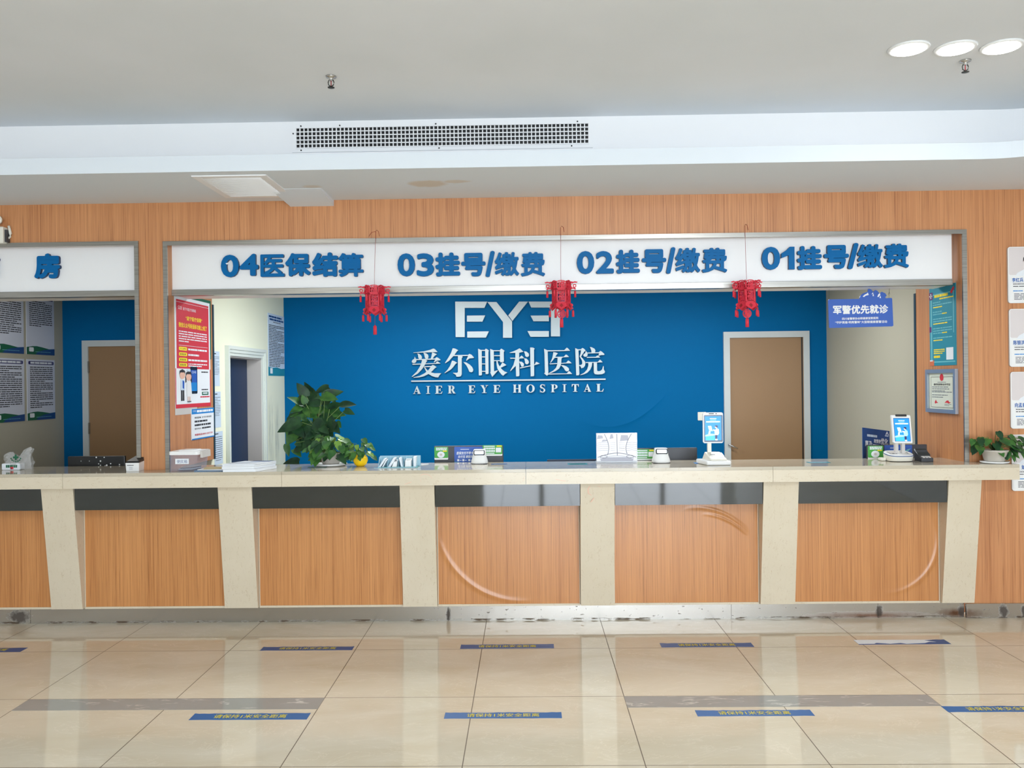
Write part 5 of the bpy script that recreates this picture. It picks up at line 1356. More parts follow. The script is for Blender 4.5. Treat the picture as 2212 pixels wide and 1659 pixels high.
# large pothos on the desk behind the counter
YP = 6.42
cpl = PY(690, 1000, YP)
def big_leaves(t):
    rnd = random.Random(12)
    K = [((430,400),(318,245),.62),((480,345),(405,235),.55),((680,300),(522,365),.55),((640,390),(857,345),.5),((505,420),(450,345),.5),((380,490),(210,408),.5),((372,530),(236,588),.62),((590,480),(395,495),.5),((610,400),(795,440),.55),((700,520),(857,490),.5),((830,500),(1003,497),.55),((870,560),(985,610),.45),((650,580),(885,620),.5),((690,610),(825,668),.5),((470,560),(610,560),.5),((450,600),(570,660),.55),((610,610),(640,697),.8),((410,620),(240,630),.5),((360,690),(95,812),.5),((430,650),(290,640),.6),((310,790),(205,962),.72),((400,750),(410,895),.85),((520,825),(400,905),.6),((620,690),(480,812),.75),((690,770),(785,690),.75),((775,700),(828,762),.5),((740,795),(808,775),.5),((640,790),(742,860),.8),((480,905),(385,1035),.72),((600,850),(540,985),.8),((205,950),(232,1090),.4),((342,1150),(163,1168),.62),((310,930),(372,965),.5),((290,1010),(375,1095),.5),((520,930),(500,1080),.7),((430,530),(470,640),.6),((560,640),(500,720),.6),((650,480),(690,550),.8),((560,560),(650,520),.5),((600,760),(690,830),.6),((330,500),(400,600),.5),((500,760),(590,830),.6),((420,480),(380,380),.6),((700,440),(620,500),.6)]
    b = MB(); sb = MB()
    for k, ((bu, bv), (tu, tv), wf) in enumerate(K):
        y1 = YP + rnd.uniform(-.12, .12); y2 = y1 + rnd.uniform(-.07, .03)
        B = PY(580 + bu / 5.267, 780 + bv / 5.267, y1); T = PY(580 + tu / 5.267, 780 + tv / 5.267, y2)
        N = Vector((rnd.uniform(-.35, .35), -1, rnd.uniform(.25, .9))).normalized()
        L = (T - B).length
        b.leaf(B, T, N, max(.055, L * wf * 1.08), rnd.choice([LEAFD, LEAFD, LEAF]), .22, .15)
        if k % 2 == 0 or k < 12:
            c0 = Vector((cpl.x + rnd.uniform(-.03, .03), YP + rnd.uniform(-.02, .02), DESK + .34 + .2 * rnd.random()))
            M_ = (c0 + B) / 2 + Vector((rnd.uniform(-.03, .03), 0, .06)); sb.tube([c0, M_, B], .0028, STEM, 5)
    for k in range(46):     # inner leaves that close the crown
        an = rnd.uniform(0, 6.283); rr = math.sqrt(rnd.random()); bu = 545 + 300 * rr * math.cos(an); bv = 640 + 330 * rr * math.sin(an)
        if bu > 760 - max(0, bv - 620) * .2 or (bv < 420 and (bu < 380 or bu > 700)): continue
        y1 = YP + rnd.uniform(-.06, .14); B = PY(580 + bu / 5.267, 780 + bv / 5.267, y1)
        L = rnd.uniform(.09, .15); q_ = rnd.uniform(-2.6, -.5)
        T = B + Vector((math.cos(q_) * L, -.04, math.sin(q_) * L * .8))
        b.leaf(B, T, Vector((rnd.uniform(-.4, .4), -1, rnd.uniform(.2, .8))).normalized(), L * rnd.uniform(.6, .8), rnd.choice([LEAFD, LEAFD, LEAFD, LEAF]), .22, .15)
    b.build('foliage', t); sb.build('stems', t)
    MB().tube([(cpl.x, YP, DESK + .2), (cpl.x + .005, YP, DESK + .52), (cpl.x - .005, YP, DESK + .80)], [.022, .02, .012], STEMB, 8).build('moss_pole', t)
pot_plant('potted_pothos', 'large dark green pothos behind the counter at the left end of blue wall', (cpl.x, YP, DESK),
          [('pot', [(.085, 0), (.10, .05), (.115, .19), (.12, .2), (.112, .2), (.105, .19)], POTG), ('soil', [(.104, .186), (.05, .19)], SOIL)], big_leaves)
# small pothos in a grey pot on a white saucer
p = base_pt(712, 1007)
c1 = (p.x, p.y + .04, TOP)
def small_leaves(t): bushy(t, c1, TOP + .075, 74, (.15, .13), -.015, .165, .085, 5, [LEAF, LEAF, LEAF, LEAFD, LEAFL], front_bias=.6)
def sm(t):
    small_leaves(t)
pot_plant('potted_pothos', 'bushy pothos in a grey pot on a white saucer on the counter', c1,
          [('saucer', [(.085, 0), (.108, .004), (.118, .016), (.114, .018), (.10, .008)], WPLAST), ('pot', [(.055, .009), (.062, .02), (.078, .09), (.080, .095), (.074, .095), (.07, .085)], POTG), ('soil', [(.069, .084), (.02, .088)], SOIL)], sm)
# yellow pot plant
p = base_pt(777, 1008)
c2 = (p.x, p.y + .03, TOP)
def yl(t): bushy(t, c2, TOP + .075, 40, (.115, .09), -.005, .12, .052, 9, [LEAF, LEAF, LEAFL])
pot_plant('potted_plant', 'small trailing plant in a round yellow pot on the counter', c2, [('pot', [(.026, 0), (.042, .014), (.053, .04), (.050, .064), (.036, .083), (.032, .083), (.03, .07)], POTY), ('soil', [(.03, .07), (.01, .074)], SOIL)], yl)
# plant at the right end of the counter
p = base_pt(2147, 1000)
c3 = (p.x, min(p.y + .07, 5.755), TOP)
def rl(t):
    bushy(t, c3, TOP + .10, 36, (.20, .06), -.02, .12, .075, 21, [LEAF, LEAF, LEAFD, LEAFD], keep=lambda q: q.y < 5.80, front_bias=.9)
    b = MB(); sb = MB(); y = c3[1] - .03
    runs = [[(2175, 985), (2185, 992), (2170, 1000), (2150, 1001)], [(2170, 975), (2190, 965), (2196, 955), (2207, 956)], [(2176, 972), (2192, 985), (2196, 998)]]
    for r_ in runs: sb.tube([PY(u, v, y - .005 * i) for i, (u, v) in enumerate(r_)], .0014, STEM, 5)
    for (bu, bv), (tu, tv) in (((2196, 955), (2189, 949)), ((2200, 955), (2211, 962)), ((2205, 964), (2198, 958)), ((2190, 980), (2203, 991)), ((2188, 984), (2192, 999)), ((2168, 990), (2155, 1000)), ((2183, 968), (2190, 982)), ((2178, 975), (2176, 995))):
        B, T = PY(bu, bv, y), PY(tu, tv, y - .02); b.leaf(B, T, Vector((.1, -1, .5)), (T - B).length * .62, LEAF)
    sb.build('trailing_stem', t); b.build('trailing_leaves', t)
pot_plant('potted_pothos', 'pothos in a pale grey pot at the right end of the counter', c3,
          [('saucer', [(.07, 0), (.088, .004), (.092, .012), (.086, .013)], WPLAST), ('pot', [(.058, .012), (.065, .02), (.078, .075), (.083, .078), (.086, .09), (.08, .092), (.075, .086)], POTG), ('soil', [(.074, .084), (.02, .088)], SOIL)], rl)
# paper with dark leaf print below the plants
p = base_pt(683, 1011)
sheet('printed_card', 'small dark green printed card lying left of the white saucer', 'card', p.x, p.y + .03, .13, .05, TOP, .0012, mat('green_card', (86, 116, 104), .5), .05)
# card holder
p = base_pt(860, 1011)
yh = p.y + .02
a = rect_front(yh, 816, 901, 988, 1010)
hd = thing('card_holder', 'pale blue acrylic holder with leaning cards on the counter', 'card holder', ((a[0] + a[1]) / 2, yh, TOP))
xa_, xb_ = a[0], a[1]; zt_ = a[3] + .004
b = MB(); b.box((xa_, yh, TOP), (xb_, yh + .10, TOP + .004), TEALD); b.build('tray', hd)
AC = mat('pale_blue_acrylic', (166, 206, 222), .15, alpha=.85)
MB().box((xa_, yh + .10, TOP), (xb_ + .012, yh + .104, zt_), AC).build('back_plate', hd)
for f in (0.0, .23, .50, .64, .96):
    x = xa_ + (xb_ - xa_) * f; b = MB(); b.prism([(x, yh + .01, TOP + .004), (x, yh + .10, TOP + .004), (x, yh + .10, zt_ - .003), (x, yh + .06, zt_ - .008)], (.003, 0, 0), AC); b.build('divider', hd)
MB().box((xa_ - .02, yh - .035, TOP), (xb_ - .01, yh - .006, TOP + .003), AC).build('front_lip', hd)
def lean_card(label, fx0, fx1, h, th, mt=PAPER):
    x0, x1 = xa_ + (xb_ - xa_) * fx0, xa_ + (xb_ - xa_) * fx1
    zb = TOP + .0045
    b = MB(); b.hexa([(x0, yh + .012, zb), (x0 + th, yh + .012, zb), (x0 + th, yh + .085, zb), (x0, yh + .085, zb), (x1, yh + .012, zb + h), (x1 + th, yh + .012, zb + h), (x1 + th, yh + .085, zb + h), (x1, yh + .085, zb + h)], mt)
    tag(b.build('card_pack'), label, 'card', 'cards in the blue holder')
lean_card('white card pack leaning right in the first slot of the blue holder', .010, .15, .058, .016)
lean_card('thin white card pack leaning beside the first slot divider', .10, .20, .05, .009)
lean_card('white card pack leaning right in the second slot of the blue holder', .25, .39, .062, .018)
lean_card('white card pack leaning left in the third slot of the blue holder', .585, .53, .062, .012)
lean_card('white card pack standing upright in the last slot of the blue holder', .90, .90, .070, .018)
def block(label, fx0, fx1, h, tilt):
    x0, x1 = xa_ + (xb_ - xa_) * fx0, xa_ + (xb_ - xa_) * fx1; zb = TOP + .0045
    b = MB(); b.hexa([(x0, yh + .012, zb), (x1, yh + .012, zb), (x1, yh + .08, zb), (x0, yh + .08, zb), (x0 + tilt, yh + .022, zb + h), (x1 + tilt * .3, yh + .022, zb + h), (x1 + tilt * .3, yh + .09, zb + h + .012), (x0 + tilt, yh + .09, zb + h + .012)], WPLAST)
    b.lines(Fr((x0 + tilt, yh + .0215, zb + h), (x1 - x0, 0, 0), (0, .068, .012), (0, -.17, .98)), .1, .9, .1, .6, 2, INK, .0008, int(fx0 * 90), .4, 1.0)
    tag(b.build('card_block'), label, 'card', 'card blocks in the blue holder')
block('thick block of white cards in the middle of the blue holder', .35, .47, .035, .012)
block('thick block of white cards right of the middle in the blue holder', .685, .835, .040, .0)
p = base_pt(912, 1004)
sheet('name_card', 'small white card lying right of the blue card holder', 'card', p.x, p.y + .02, .055, .075, TOP, .003, PAPER, -.5, None, INKG)
# pay stickers and stands
def pay_sticker(label, y, px, round_code, x=None, tiltframe=None, cat='sign', group='green payment signs', parent=None):
    a = rect_front(y, *px); fr = front(y); b = MB(); t_ = .003
    pg = Pg(fr, a[0], a[1], a[2], a[3], t_); pg.base(b, WPLAST, .006)
    u0, u1, v0, v1 = pg.a; b.rquad(fr, u0, u1, v0 + (v1 - v0) * .14, v1, .006, t_ + .0004, GREENP)
    if round_code:
        pg.l(b, .12, .92, .05, .16, 1, PAPER, 2, 3, .85, 1.0); pg.l(b, .12, .92, .17, .28, 1, PAPER, 2, 5, .85, 1.0); pg.rq(b, .62, .92, .29, .37, .002, YELLOW, 2)
        pg.e(b, .48, .60, .27, .25, PAPER, 3, 24); pg.e(b, .48, .60, .10, .09, ORANGE if 0 else LINING, 4, 16)
    else:
        pg.rq(b, .06, .62, .07, .15, .002, PAPER, 2); pg.rq(b, .72, .97, .04, .15, .002, YELLOW, 2)
        [pg.rq(b, .06 + .083 * i_, .06 + .083 * i_ + .065, y_, y_ + .18, .0015, PAPER, 2) for y_ in (.22, .46) for i_ in range(7)]; pg.rq(b, .06, .60, .72, .80, .002, PAPER, 2); pg.rq(b, .67, .94, .24, .68, .003, PAPER, 2)
    return tag(b.build('payment_sign'), label, cat, group)
YM = 6.26
m2, *_ = monitor('dark grey monitor back with payment signs, left of the white scanner', 938, 1087, 963, YM)
pay_sticker('green payment sign with white disc on the monitor left of the blue sign', YM - .004, (938.5, 968, 965.5, 993), True)
pay_sticker('green payment sign at the right end of the monitor behind the scanner', YM - .004, (1042.5, 1085, 961.5, 984.5), False)
def blue_card(label, y, px, full):
    a = rect_front(y, *px); b = MB(); pg = Pg(front(y), *a, .003); pg.base(b, BLUEP, .006); pg.p(b, [(0, 1), (1, 1), (1, .9), (.6, .94), (.3, .9), (0, .86)], PAPERB); pg.p(b, [(0, .88), (.3, .92), (.6, .96), (1, .92), (1, .90), (.6, .93), (.3, .89), (0, .84)], TEAL, 2)
    pg.q(b, .22, .52, .13, .16, PAPER, 2)
    if full:
        pg.t(b, '医保支付不带卡', .08, .66, .27, .44, PAPER, 2, .02, .15); pg.t(b, '支付宝 刷医保', .12, .66, .48, .64, PAPER, 2, .02, .15)
        for fx in (.10, .28, .49): pg.rq(b, fx, fx + .07, .70, .82, .002, PAPER, 2); pg.q(b, fx + .09, fx + .15, .75, .78, PAPER, 2)
    else:
        pg.t(b, '医保', .10, .30, .30, .48, PAPER, 2, .02, .15); pg.t(b, '支', .20, .32, .54, .70, PAPER, 2, .02, .15); pg.p(b, [(.72, .30), (.85, .22), (.95, .18), (.86, .32)], TEALD, 2)
    return tag(b.build('payment_sign'), label, 'sign', 'blue payment signs')
blue_card('blue payment sign with white characters behind the left scanner', YM - .006, (981.5, 1043, 965, 1003), True)
# white payment scanners
def scanner(label, u, vb, vt, hw):
    p = base_pt(u, vb); y = p.y; c = PY(u, vb, y); h = PY(u, vt, y).z - TOP; w = hw * y / FPX
    t = thing('payment_scanner', label, 'scanner', (c.x, y + w, TOP), 'white payment scanners')
    b = MB(); cx, cy = c.x, y + w
    secs = [(0, 1.0, .95), (.004, 1.03, 1.0), (.02, .98, .97), (h * .5, .82, .85), (h * .80, .76, .74), (h * .97, .72, .60), (h, .66, .52)]
    vs, fs = [], []; n = 32
    for z, sx, sy in secs:
        for k in range(n):
            q = 2 * math.pi * k / n; e = .62
            ux = math.copysign(abs(math.cos(q)) ** e, math.cos(q)); uy = math.copysign(abs(math.sin(q)) ** e, math.sin(q))
            vs.append((cx + w * sx * ux, cy + w * (sy * uy) + (z / h) * w * .12, TOP + z + .003))
    for i in range(len(secs) - 1):
        for k in range(n): fs.append((i * n + k, i * n + (k + 1) % n, (i + 1) * n + (k + 1) % n, (i + 1) * n + k))
    fs.append(tuple((len(secs) - 1) * n + k for k in range(n)))
    b.add(vs, fs, WPLAST, True); bd_ = b.build('body', t)
    b = MB(); b.rrect(Fr((0, 0, TOP), (1, 0, 0), (0, 1, 0), (0, 0, 1)), cx - w * .95, cx + w * .95, cy - w * .92, cy + w * .92, w * .3, 0, .004, DGREY); b.build('foot', t)
    P0 = Vector((cx, cy - w * .745, TOP + .003 + h * .60)); P1 = Vector((cx, cy - w * .50, TOP + .003 + h * .97)); Vd = (P1 - P0).normalized()
    fr = Fr(P0 + Vector((0, -.002, .002)), (1, 0, 0), Vd, Vector((1, 0, 0)).cross(Vd))
    b = MB(); b.rrect(fr, -w * .66, w * .66, 0, h * .36, .008, -.008, .002, BLACK); b.build('bezel', bd_)
    b = MB(); b.rquad(fr, -w * .56, w * .56, h * .05, h * .31, .005, .0026, DISP); b.build('display', bd_)
    return t
scanner('white payment scanner standing in front of the blue payment sign', 1035, 1003, 973, 18)
scanner('white payment scanner right of the clear acrylic sign', 1431, 1001, 970, 19)
p = base_pt(1078, 1003)
sheet('counter_sticker', 'small dark blue sticker flat on the counter right of the left scanner', 'sticker', p.x, p.y + .01, .115, .05, TOP, .001, BLUED, 0, None, BLUEL)
monitor('low dark monitor edge left of the acrylic sign', 1182, 1292, 992.5, 6.30, mt=mat('slate_plastic', (44, 60, 84), .5))
p = base_pt(1248, 1003)
sheet('counter_sticker', 'green sticker flat on the counter left of the acrylic sign', 'sticker', p.x, p.y + .02, .14, .09, TOP, .001, TEAL, 0, None, GREEND)
p = base_pt(1770, 999.5)
sheet('counter_sticker', 'green sticker flat on the counter below the brown door', 'sticker', p.x, p.y + .02, .15, .07, TOP, .001, TEAL, 0, None, PAPERB)
p = base_pt(1512, 1001)
sheet('counter_sticker', 'bright blue sticker flat on the counter beside the left payment terminal', 'sticker', p.x, p.y + .02, .07, .07, TOP, .001, BLUEL, 0)
# acrylic table sign
p = base_pt(1333, 999.5)
ya = p.y
a = rect_front(ya, 1288, 1376.5, 935, 999)
ac = thing('acrylic_sign', 'clear acrylic table sign with grey line drawing on the counter', 'sign', ((a[0] + a[1]) / 2, ya, TOP))
zb_ = TOP + .008
MB().box((a[0], ya - .003, TOP + .0005), (a[1], ya + .09, zb_), ACRY).build('foot', ac)
MB().box((a[0], ya - .003, zb_), (a[1], ya + .003, a[3]), ACRY).build('clear_panel', ac)
b = MB(); fr = front(ya - .0035); A0, A1, Z0, Z1 = a[0] + .004, a[1] - .004, zb_ + .004, a[3] - .004
WS = mat('white_insert', (240, 241, 248), .4); LG = mat('grey_print_reflection', (186, 188, 202), .5); DG = mat('dark_print_reflection', (120, 122, 138), .5)  # grey lines paint print and window reflections onto the insert
b.fbox(fr, A0, A1, Z0, Z1, -.0002, .0003, WS)
def rib(pts, w, mt, k=1):
    P = [(A0 + (A1 - A0) * x, Z1 - (Z1 - Z0) * y) for x, y in pts]
    L_, R2_ = [], []
    for i, q in enumerate(P):
        d = Vector(P[min(i + 1, len(P) - 1)]) - Vector(P[max(i - 1, 0)]); d = d.normalized() if d.length else Vector((1, 0)); n_ = Vector((-d.y, d.x)) * w / 2
        L_.append((q[0] + n_.x, q[1] + n_.y)); R2_.append((q[0] - n_.x, q[1] - n_.y))
    for i in range(len(P) - 1): b.poly(fr, [L_[i], L_[i + 1], R2_[i + 1], R2_[i]], .0003 + .0003 * k, mt)
def cur(f, n=14): return [f(i / n) for i in range(n + 1)]
rib([(.505, .02), (.51, .80)], .004, DG, 3)
rib(cur(lambda t: (.19 + .11 * math.sin(t * 2.4), .02 + .76 * t)), .004, DG, 3); rib(cur(lambda t: (.87 - .14 * math.sin(t * 2.2), .02 + .72 * t)), .004, DG, 3)
rib(cur(lambda t: (.02 + .96 * t, .86 - .15 * math.sin(math.pi * t))), .004, DG, 3); rib(cur(lambda t: (.08 + .84 * t, .89 - .08 * math.sin(math.pi * t))), .003, LG, 3)
for cx in (.17, .83): rib(cur(lambda t: (cx + .09 * math.cos(6.283 * t), .84 + .05 * math.sin(6.283 * t))), .003, DG, 3)
b.poly(fr, [(A0 + (A1 - A0) * x, Z1 - (Z1 - Z0) * y) for x, y in ((.10, 1), (.90, 1), (.92, .92), (.75, .86), (.25, .86), (.08, .92))], .0006, LG)
for (x0, y0, x1, y1) in ((.0, .06, .16, .20), (.58, .06, .80, .28), (.32, .02, .42, .20), (.12, .22, .28, .30)): b.poly(fr, [(A0 + (A1 - A0) * x, Z1 - (Z1 - Z0) * y) for x, y in ((x0, y1), (x0 + .03, y0), (x1 - .02, y0 + .01), (x1, y1 - .03))], .0006, LG)
for i in range(5):
    y_ = .32 + .07 * i; rib([(.0, y_ + .03), (.14, y_), (.28, y_ + .01)], .0025, LG, 2); rib([(.74, y_ + .02), (.88, y_), (1.0, y_ + .02)], .0025, LG, 2); rib([(.34, y_ + .01), (.47, y_)], .002, LG, 2); rib([(.55, y_), (.70, y_ + .015)], .002, DG if i == 3 else LG, 2)
b.build('print_reflection_insert', ac)
m3, *_ = monitor('dark grey monitor back left of the left payment terminal', 1398, 1506, 967.5, 6.26)
bs = rect_front(6.22, 1375, 1417, 968, 999)
pay_sticker('green payment sign between the acrylic sign and the right scanner', 6.192, (1374, 1413.5, 970.5, 994), False)
sgd = thing('sign_stand', 'black stand holding the green payment sign by the acrylic sign', 'stand', ((bs[0] + bs[1]) / 2, 6.20, DESK))
MB().box((bs[0], 6.196, DESK), (bs[1], 6.216, bs[3] + .002), BLACK).build('stand_plate', sgd)
# payment terminals
def screen_art(b, fr, u0, u1, v0, v1, w, plain):
    pg = Pg(fr, u0, u1, v0, v1, w)
    pg.q(b, 0, 1, 0, 1, SCR, 1)
    pg.l(b, .30, .70, .08, .12, 1, SCRW, 2, 3, .7, 1.0); pg.q(b, .32, .68, .145, .165, SCRL, 2); pg.l(b, .08, .92, .20, .26, 1, SCRW, 2, 7, .9, 1.0)
    pg.p(b, [(.0, .78), (.30, .72), (.62, .74), (.60, .80), (.0, .84)], SCRL, 2); pg.p(b, [(.02, .84), (.6, .81), (.6, 1.0), (.04, 1.0)], mat('lit_mid_screen', (50, 166, 232), .3, emit=.4), 2)
    pg.p(b, [(.18, .40), (.38, .40), (.44, .57), (.24, .57)], SCRW, 3); pg.p(b, [(.24, .60), (.34, .60), (.30, .74), (.20, .74)], SCRW, 3); pg.p(b, [(.26, .57), (.50, .58), (.48, .62), (.28, .62)], SCRL, 4)
    pg.p(b, [(.58, .60), (.72, .50), (.84, .54), (.86, .70), (.80, .78), (.60, .78)], SCRW if not plain else SCRL, 3); pg.e(b, .68, .45, .07, .05, mat('lit_skin', (250, 206, 196), .3, emit=.4), 4); pg.p(b, [(.60, .42), (.66, .37), (.78, .39), (.78, .47), (.72, .47)], SCRD, 5)
    pg.p(b, [(.50, .54), (.62, .57), (.66, .62), (.52, .60)], mat('lit_skin', (250, 206, 196), .3, emit=.4), 4); pg.p(b, [(.62, .78), (.76, .78), (.74, .94), (.62, .94)], SCRD, 4); pg.q(b, .62, .76, .94, 1.0, SCRW, 5)
p = base_pt(1550, 1005.5)
yt = p.y; kx = yt / FPX
c = PY(1550, 1005.5, yt)
tm = thing('payment_terminal', 'white face payment terminal with lit blue screen in front of the door frame', 'payment terminal', (c.x, yt, TOP), 'face payment terminals')
X = lambda u: PY(u, 990, yt).x
Z = lambda v: PY(1548, v, yt).z
b = MB(); b.hexa([(X(1527), yt, TOP), (X(1579), yt, TOP), (X(1577), yt + .17, TOP), (X(1514), yt + .17, TOP), (X(1526), yt - .002, Z(996)), (X(1580), yt - .002, Z(996)), (X(1577), yt + .17, Z(995)), (X(1514), yt + .17, Z(995))], WPLAST)
b.build('base', tm, bevel=.008)
b = MB(); zz0, zz1 = Z(996) + .0005, PY(1548, 976, yt + .10).z
b.hexa([(X(1536), yt + .006, zz0), (X(1572), yt + .006, zz0), (X(1570), yt + .15, zz0), (X(1526), yt + .15, zz0), (X(1537), yt + .012, zz0 + .012), (X(1571.5), yt + .012, zz0 + .012), (X(1563), yt + .12, zz1), (X(1530), yt + .12, zz1)], CREAMP)
rh_ = b.build('reader_housing', tm, bevel=.004)
fo = Vector((X(1537), yt + .0095, zz0 + .013)); fu = Vector((X(1571.5) - X(1537), 0, 0)); fv = Vector((X(1533) - X(1537), .108, zz1 - zz0 - .012)); fr = Fr(fo, fu, fv, fu.cross(fv).normalized())
b = MB(); b.rquad(fr, .45, .92, .26, .78, .05, .004, DISP); b.poly(fr, [(.58, .28), (.62, .36), (.70, .37), (.76, .29)], .0046, BLACK); b.lines(fr, .10, .40, .40, .58, 1, INKG, .004, 4, .6, 1.0); b.quad(fr, .33, .62, .90, .94, .004, INKG)
b.build('code_window', rh_)
MB().box((X(1535), yt + .09, zz1 - .004), (X(1543.5), yt + .115, PY(1540, 950, yt + .09).z), CREAMP).build('post', tm, bevel=.003)
ys = yt + .075
a = rect_front(ys, 1518.5, 1561.5, 891, 957)
b = MB(); b.rrect(front(ys), a[0], a[1], a[2], a[3], .012, -.014, .006, WPLAST); hd_ = b.build('head', tm)
q = rect_front(ys, 1520.5, 1560.5, 896.5, 954.5); b = MB(); b.rrect(front(ys), q[0], q[1], q[2], q[3], .004, .0062, .0072, mat('screen_bezel', (40, 70, 100), .2)); b.build('bezel', hd_)
q = rect_front(ys, 1522.5, 1557.5, 899, 951); b = MB(); screen_art(b, front(ys), q[0], q[1], q[2], q[3], .0074, False); b.build('screen', hd_)
q = rect_front(ys, 1530.5, 1541.5, 892.5, 894.5); q2 = rect_front(ys, 1545, 1548, 892.5, 894.5); b = MB(); b.rrect(front(ys), *q, .002, .006, .0066, BLACK); b.rrect(front(ys), *q2, .002, .006, .0066, BLACK); b.build('camera_bar', hd_)
# right terminal
p = base_pt(1949, 998)
yt = p.y; c = PY(1952, 998, yt)
tm = thing('payment_terminal', 'white payment terminal with oval base and lit blue screen at the right', 'payment terminal', (c.x, yt, TOP), 'face payment terminals')
def oval(cx, cy, hx, hy, n=40):
    out = []
    for k in range(n):
        q_ = 2 * math.pi * k / n; out.append((cx + math.copysign(abs(math.cos(q_)) ** .6, math.cos(q_)) * hx, cy + math.copysign(abs(math.sin(q_)) ** .8, math.sin(q_)) * hy))
    return out
kx = yt / FPX; cx, cy = c.x, yt + .085
ho = 28.5 * kx; zo = PY(1952, 981.5, yt).z
def loft(b, secs, mt):
    n = len(secs[0][0]); vs = [(x, y, z + dz(y)) for pts, z, dz in secs for x, y in pts]; fs = []
    for i in range(len(secs) - 1):
        for k in range(n): fs.append((i * n + k, i * n + (k + 1) % n, (i + 1) * n + (k + 1) % n, (i + 1) * n + k))
    fs.append(tuple(range(n))[::-1]); fs.append(tuple((len(secs) - 1) * n + k for k in range(n))); b.add(vs, fs, mt, False)
flat = lambda y: 0.0
sl = lambda y: (y - cy) * .14
b = MB(); loft(b, [(oval(cx, cy, ho * .92, .080), TOP + .004, flat), (oval(cx, cy, ho * .97, .083), TOP + .02, flat), (oval(cx, cy, ho, .085), zo - .006, sl)], CREAMP); b.build('base', tm)
b = MB(); loft(b, [(oval(cx, cy, ho * 1.005, .0855), zo - .0055, sl), (oval(cx, cy, ho * 1.005, .0855), zo - .001, sl)], BLUED); b.build('blue_rim', tm)
b = MB(); loft(b, [(oval(cx, cy, ho * .985, .0835), zo - .0008, sl), (oval(cx, cy, ho * .96, .081), zo + .003, sl)], WPLAST); bt_ = b.build('base_top', tm)
MB().box((cx - ho * 1.32, cy - .01, TOP + .0005), (cx - ho * .95, cy + .05, TOP + .022), CREAMP).build('side_foot', tm, bevel=.006)
MB().box((cx - ho * .8, cy - .05, TOP), (cx + ho * .8, cy + .05, TOP + .0038), BLACK).build('foot', tm)
fr = Fr((cx, cy, zo + .0035), (1, 0, 0), (0, .990, .1386), (0, -.1386, .990))
b = MB(); b.quad(fr, -ho * .72, -ho * .20, -.035, .042, .0004, INKG); b.quad(fr, -ho * .68, -ho * .24, -.030, .036, .0008, LINING); b.disc(fr, -ho * .46, -.022, .009, .0012, BLACK, 12); b.lines(fr, ho * .18, ho * .52, -.02, .02, 2, INKG, .0004, 4, .5, 1.0); b.quad(fr, ho * .24, ho * .46, .035, .042, .0004, INKG); b.quad(fr, ho * .62, ho * .72, -.02, .02, .0004, INKG)
b.build('reader_window', bt_)
for u in (1936.5, 1951):
    x = PY(u, 962, yt + .08).x; MB().box((x - .011, yt + .075, zo + .002), (x + .011, yt + .10, PY(u, 950, yt + .09).z), LINING).build('post', tm)
MB().tube([(PY(1947, 965, yt).x, yt + .09, zo), (PY(1947, 965, yt).x, yt + .09, PY(1947, 950, yt).z)], .003, BLUEL, 6).build('cable', tm)
ys = yt + .07
TL, TR, BL, BR = PY(1924.5, 897, ys), PY(1966, 897, ys), PY(1930, 957, ys), PY(1970.5, 957, ys)
U = ((TR - TL) + (BR - BL)) / 2; V = ((TL - BL) + (TR - BR)) / 2; O = (BL + TL) / 2 - V / 2
wU, hV = U.length, V.length; fr = Fr(O, U / wU, V / hV, (0, -1, 0))
b = MB(); b.rrect(fr, 0, wU, 0, hV, .008, -.016, .004, WPLAST); hd_ = b.build('head', tm)
b = MB(); b.rrect(fr, wU * .085, wU * .92, hV * .06, hV * .90, .002, .004, .005, SCRD); screen_art(b, fr, wU * .10, wU * .905, hV * .07, hV * .885, .0052, True); b.build('screen', hd_)
b = MB(); b.rrect(fr, wU * .21, wU * .79, hV * .955, hV * 1.035, .005, .0, .009, BLACK); b.build('camera_bar', hd_)
# signs and monitor round the right terminal
YR2 = 6.24
mr, *_ = monitor('dark grey monitor back behind the right payment terminal', 1908, 2002.5, 960.5, YR2 + .0005)
blue_card('blue payment sign half hidden behind the right payment terminal', YR2, (1909, 1970, 961.5, 1003), False)
yk = 6.165
a = rect_front(yk, 1871.5, 1911, 961.5, 995)
sst = thing('sign_stand', 'black framed stand holding the green payment disc sign at the right', 'stand', ((a[0] + a[1]) / 2, yk, TOP))
MB().box((a[0], yk, TOP), (a[1], yk + .012, a[3]), BLACK).build('frame', sst, bevel=.003)
pay_sticker('green payment sign with white disc left of the right payment terminal', yk - .0006, (1874.5, 1907.5, 963, 992.5), True)
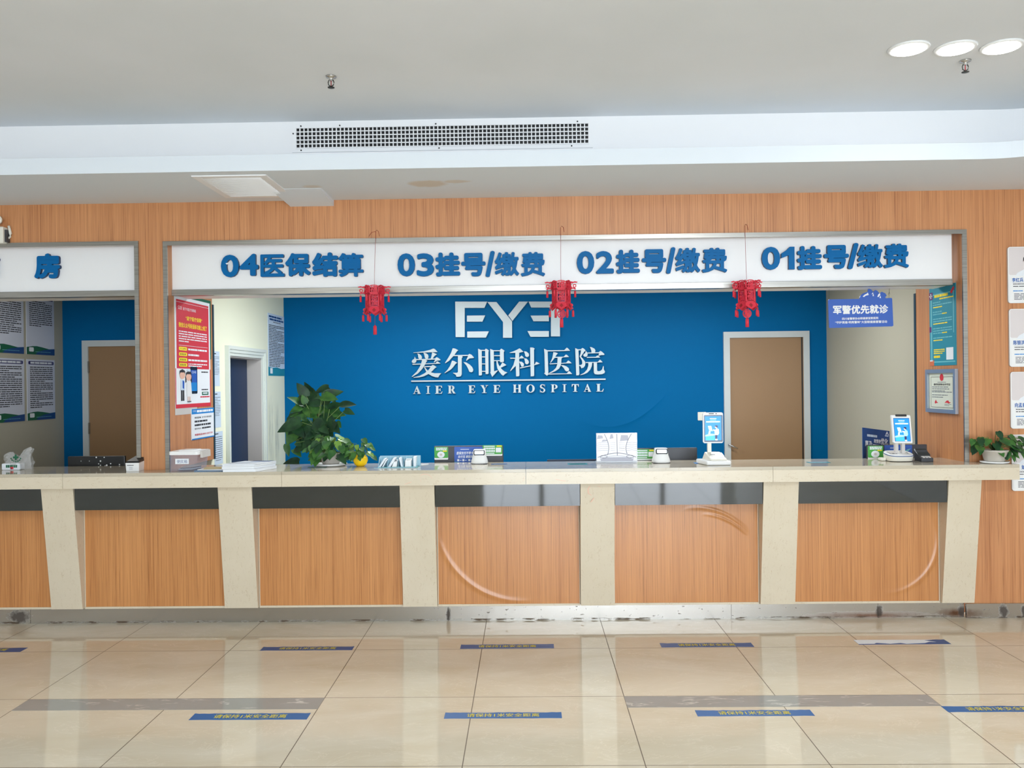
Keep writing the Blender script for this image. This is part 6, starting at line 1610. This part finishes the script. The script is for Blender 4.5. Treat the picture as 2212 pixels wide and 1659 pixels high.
# tall blue poster board behind
yo = 6.40
TLp, TRp, BLp = PY(1864, 923.5, yo), PY(1921.5, 931, yo + .10), PY(1864, 1000, yo)
zbp = DESK
ob = thing('poster_board', 'dark blue poster board leaning behind the counter near the right terminal', 'poster', (TLp.x, yo, DESK))
b = MB(); D = Vector((TRp.x - TLp.x, .10, 0)); n_ = Vector((D.y, -D.x, 0)).normalized()
b.prism([Vector((TLp.x, yo, zbp)), Vector((TRp.x, yo + .10, zbp)), Vector((TRp.x, yo + .10, TRp.z)), Vector((TLp.x, yo, TLp.z))], -n_ * .008, BLUED); b.build('board', ob)
H_ = TLp.z - PY(1864, 998, yo).z
fr = Fr((TLp.x, yo, TLp.z), D, (0, 0, H_), n_)
b = MB(); sk = lambda y: y
b.lines(Fr((TLp.x, yo, TLp.z), D + Vector((0, 0, TRp.z - TLp.z)), (0, 0, H_), n_), .15, .52, -.25, -.17, 1, PAPERB, .0015, 3, .9, 1.0)
fr2 = Fr((TLp.x, yo, TLp.z), D + Vector((0, 0, TRp.z - TLp.z)), (0, 0, H_), n_)
b.text('政策更', fr2, .40, .66, -.41, -.29, .0015, PAPER, .02); b.text('优化', fr2, .66, .93, -.43, -.24, .0015, PAPER, .02); b.text('惠及', fr2, .07, .34, -.54, -.36, .0015, PAPER, .02); b.lines(fr2, .36, .62, -.54, -.44, 1, PAPER, .0015, 8, .9, 1.0)
b.poly(fr2, [(.84, -.12), (.90, -.02), (.97, -.14), (.93, -.12), (.90, -.07), (.87, -.13)], .0015, PAPER); b.lines(fr2, .82, .95, -.18, -.14, 1, PAPERB, .0015, 9, .8, 1.0)
b.build('lettering', ob)
# key pad
p = base_pt(2003, 998)
yk = p.y; a = rect_front(yk, 1991, 2016.5, 975, 997.5)
kp = thing('key_pad', 'dark grey PIN pad beside the right payment terminal', 'keypad', ((a[0] + a[1]) / 2, yk, TOP))
b = MB(); w_ = a[1] - a[0]; xk = a[0]
b.prism([(xk, yk, TOP), (xk, yk, TOP + .026), (xk, yk + .05, TOP + .036), (xk, yk + .09, TOP + .075), (xk, yk + .11, TOP + .075), (xk, yk + .11, TOP)], (w_, 0, 0), DGREY); kb_ = b.build('body', kp, bevel=.003)
for i in range(3):
    for j in range(2):
        x = xk + w_ * (.16 + .25 * i); MB().box((x, yk + .008 + j * .02, TOP + .0265 + j * .004), (x + w_ * .18, yk + .022 + j * .02, TOP + .034 + j * .004), LINING).build('key', kb_)
b = MB(); b.hexa([(xk - .002, yk + .05, TOP + .037), (xk + w_ + .002, yk + .05, TOP + .037), (xk + w_ + .002, yk + .112, TOP + .077), (xk - .002, yk + .112, TOP + .077), (xk - .002, yk + .05, TOP + .045), (xk + w_ + .002, yk + .05, TOP + .045), (xk + w_ - .004, yk + .112, TOP + .085), (xk + .004, yk + .112, TOP + .085)], BLACK); b.build('privacy_hood', kp)
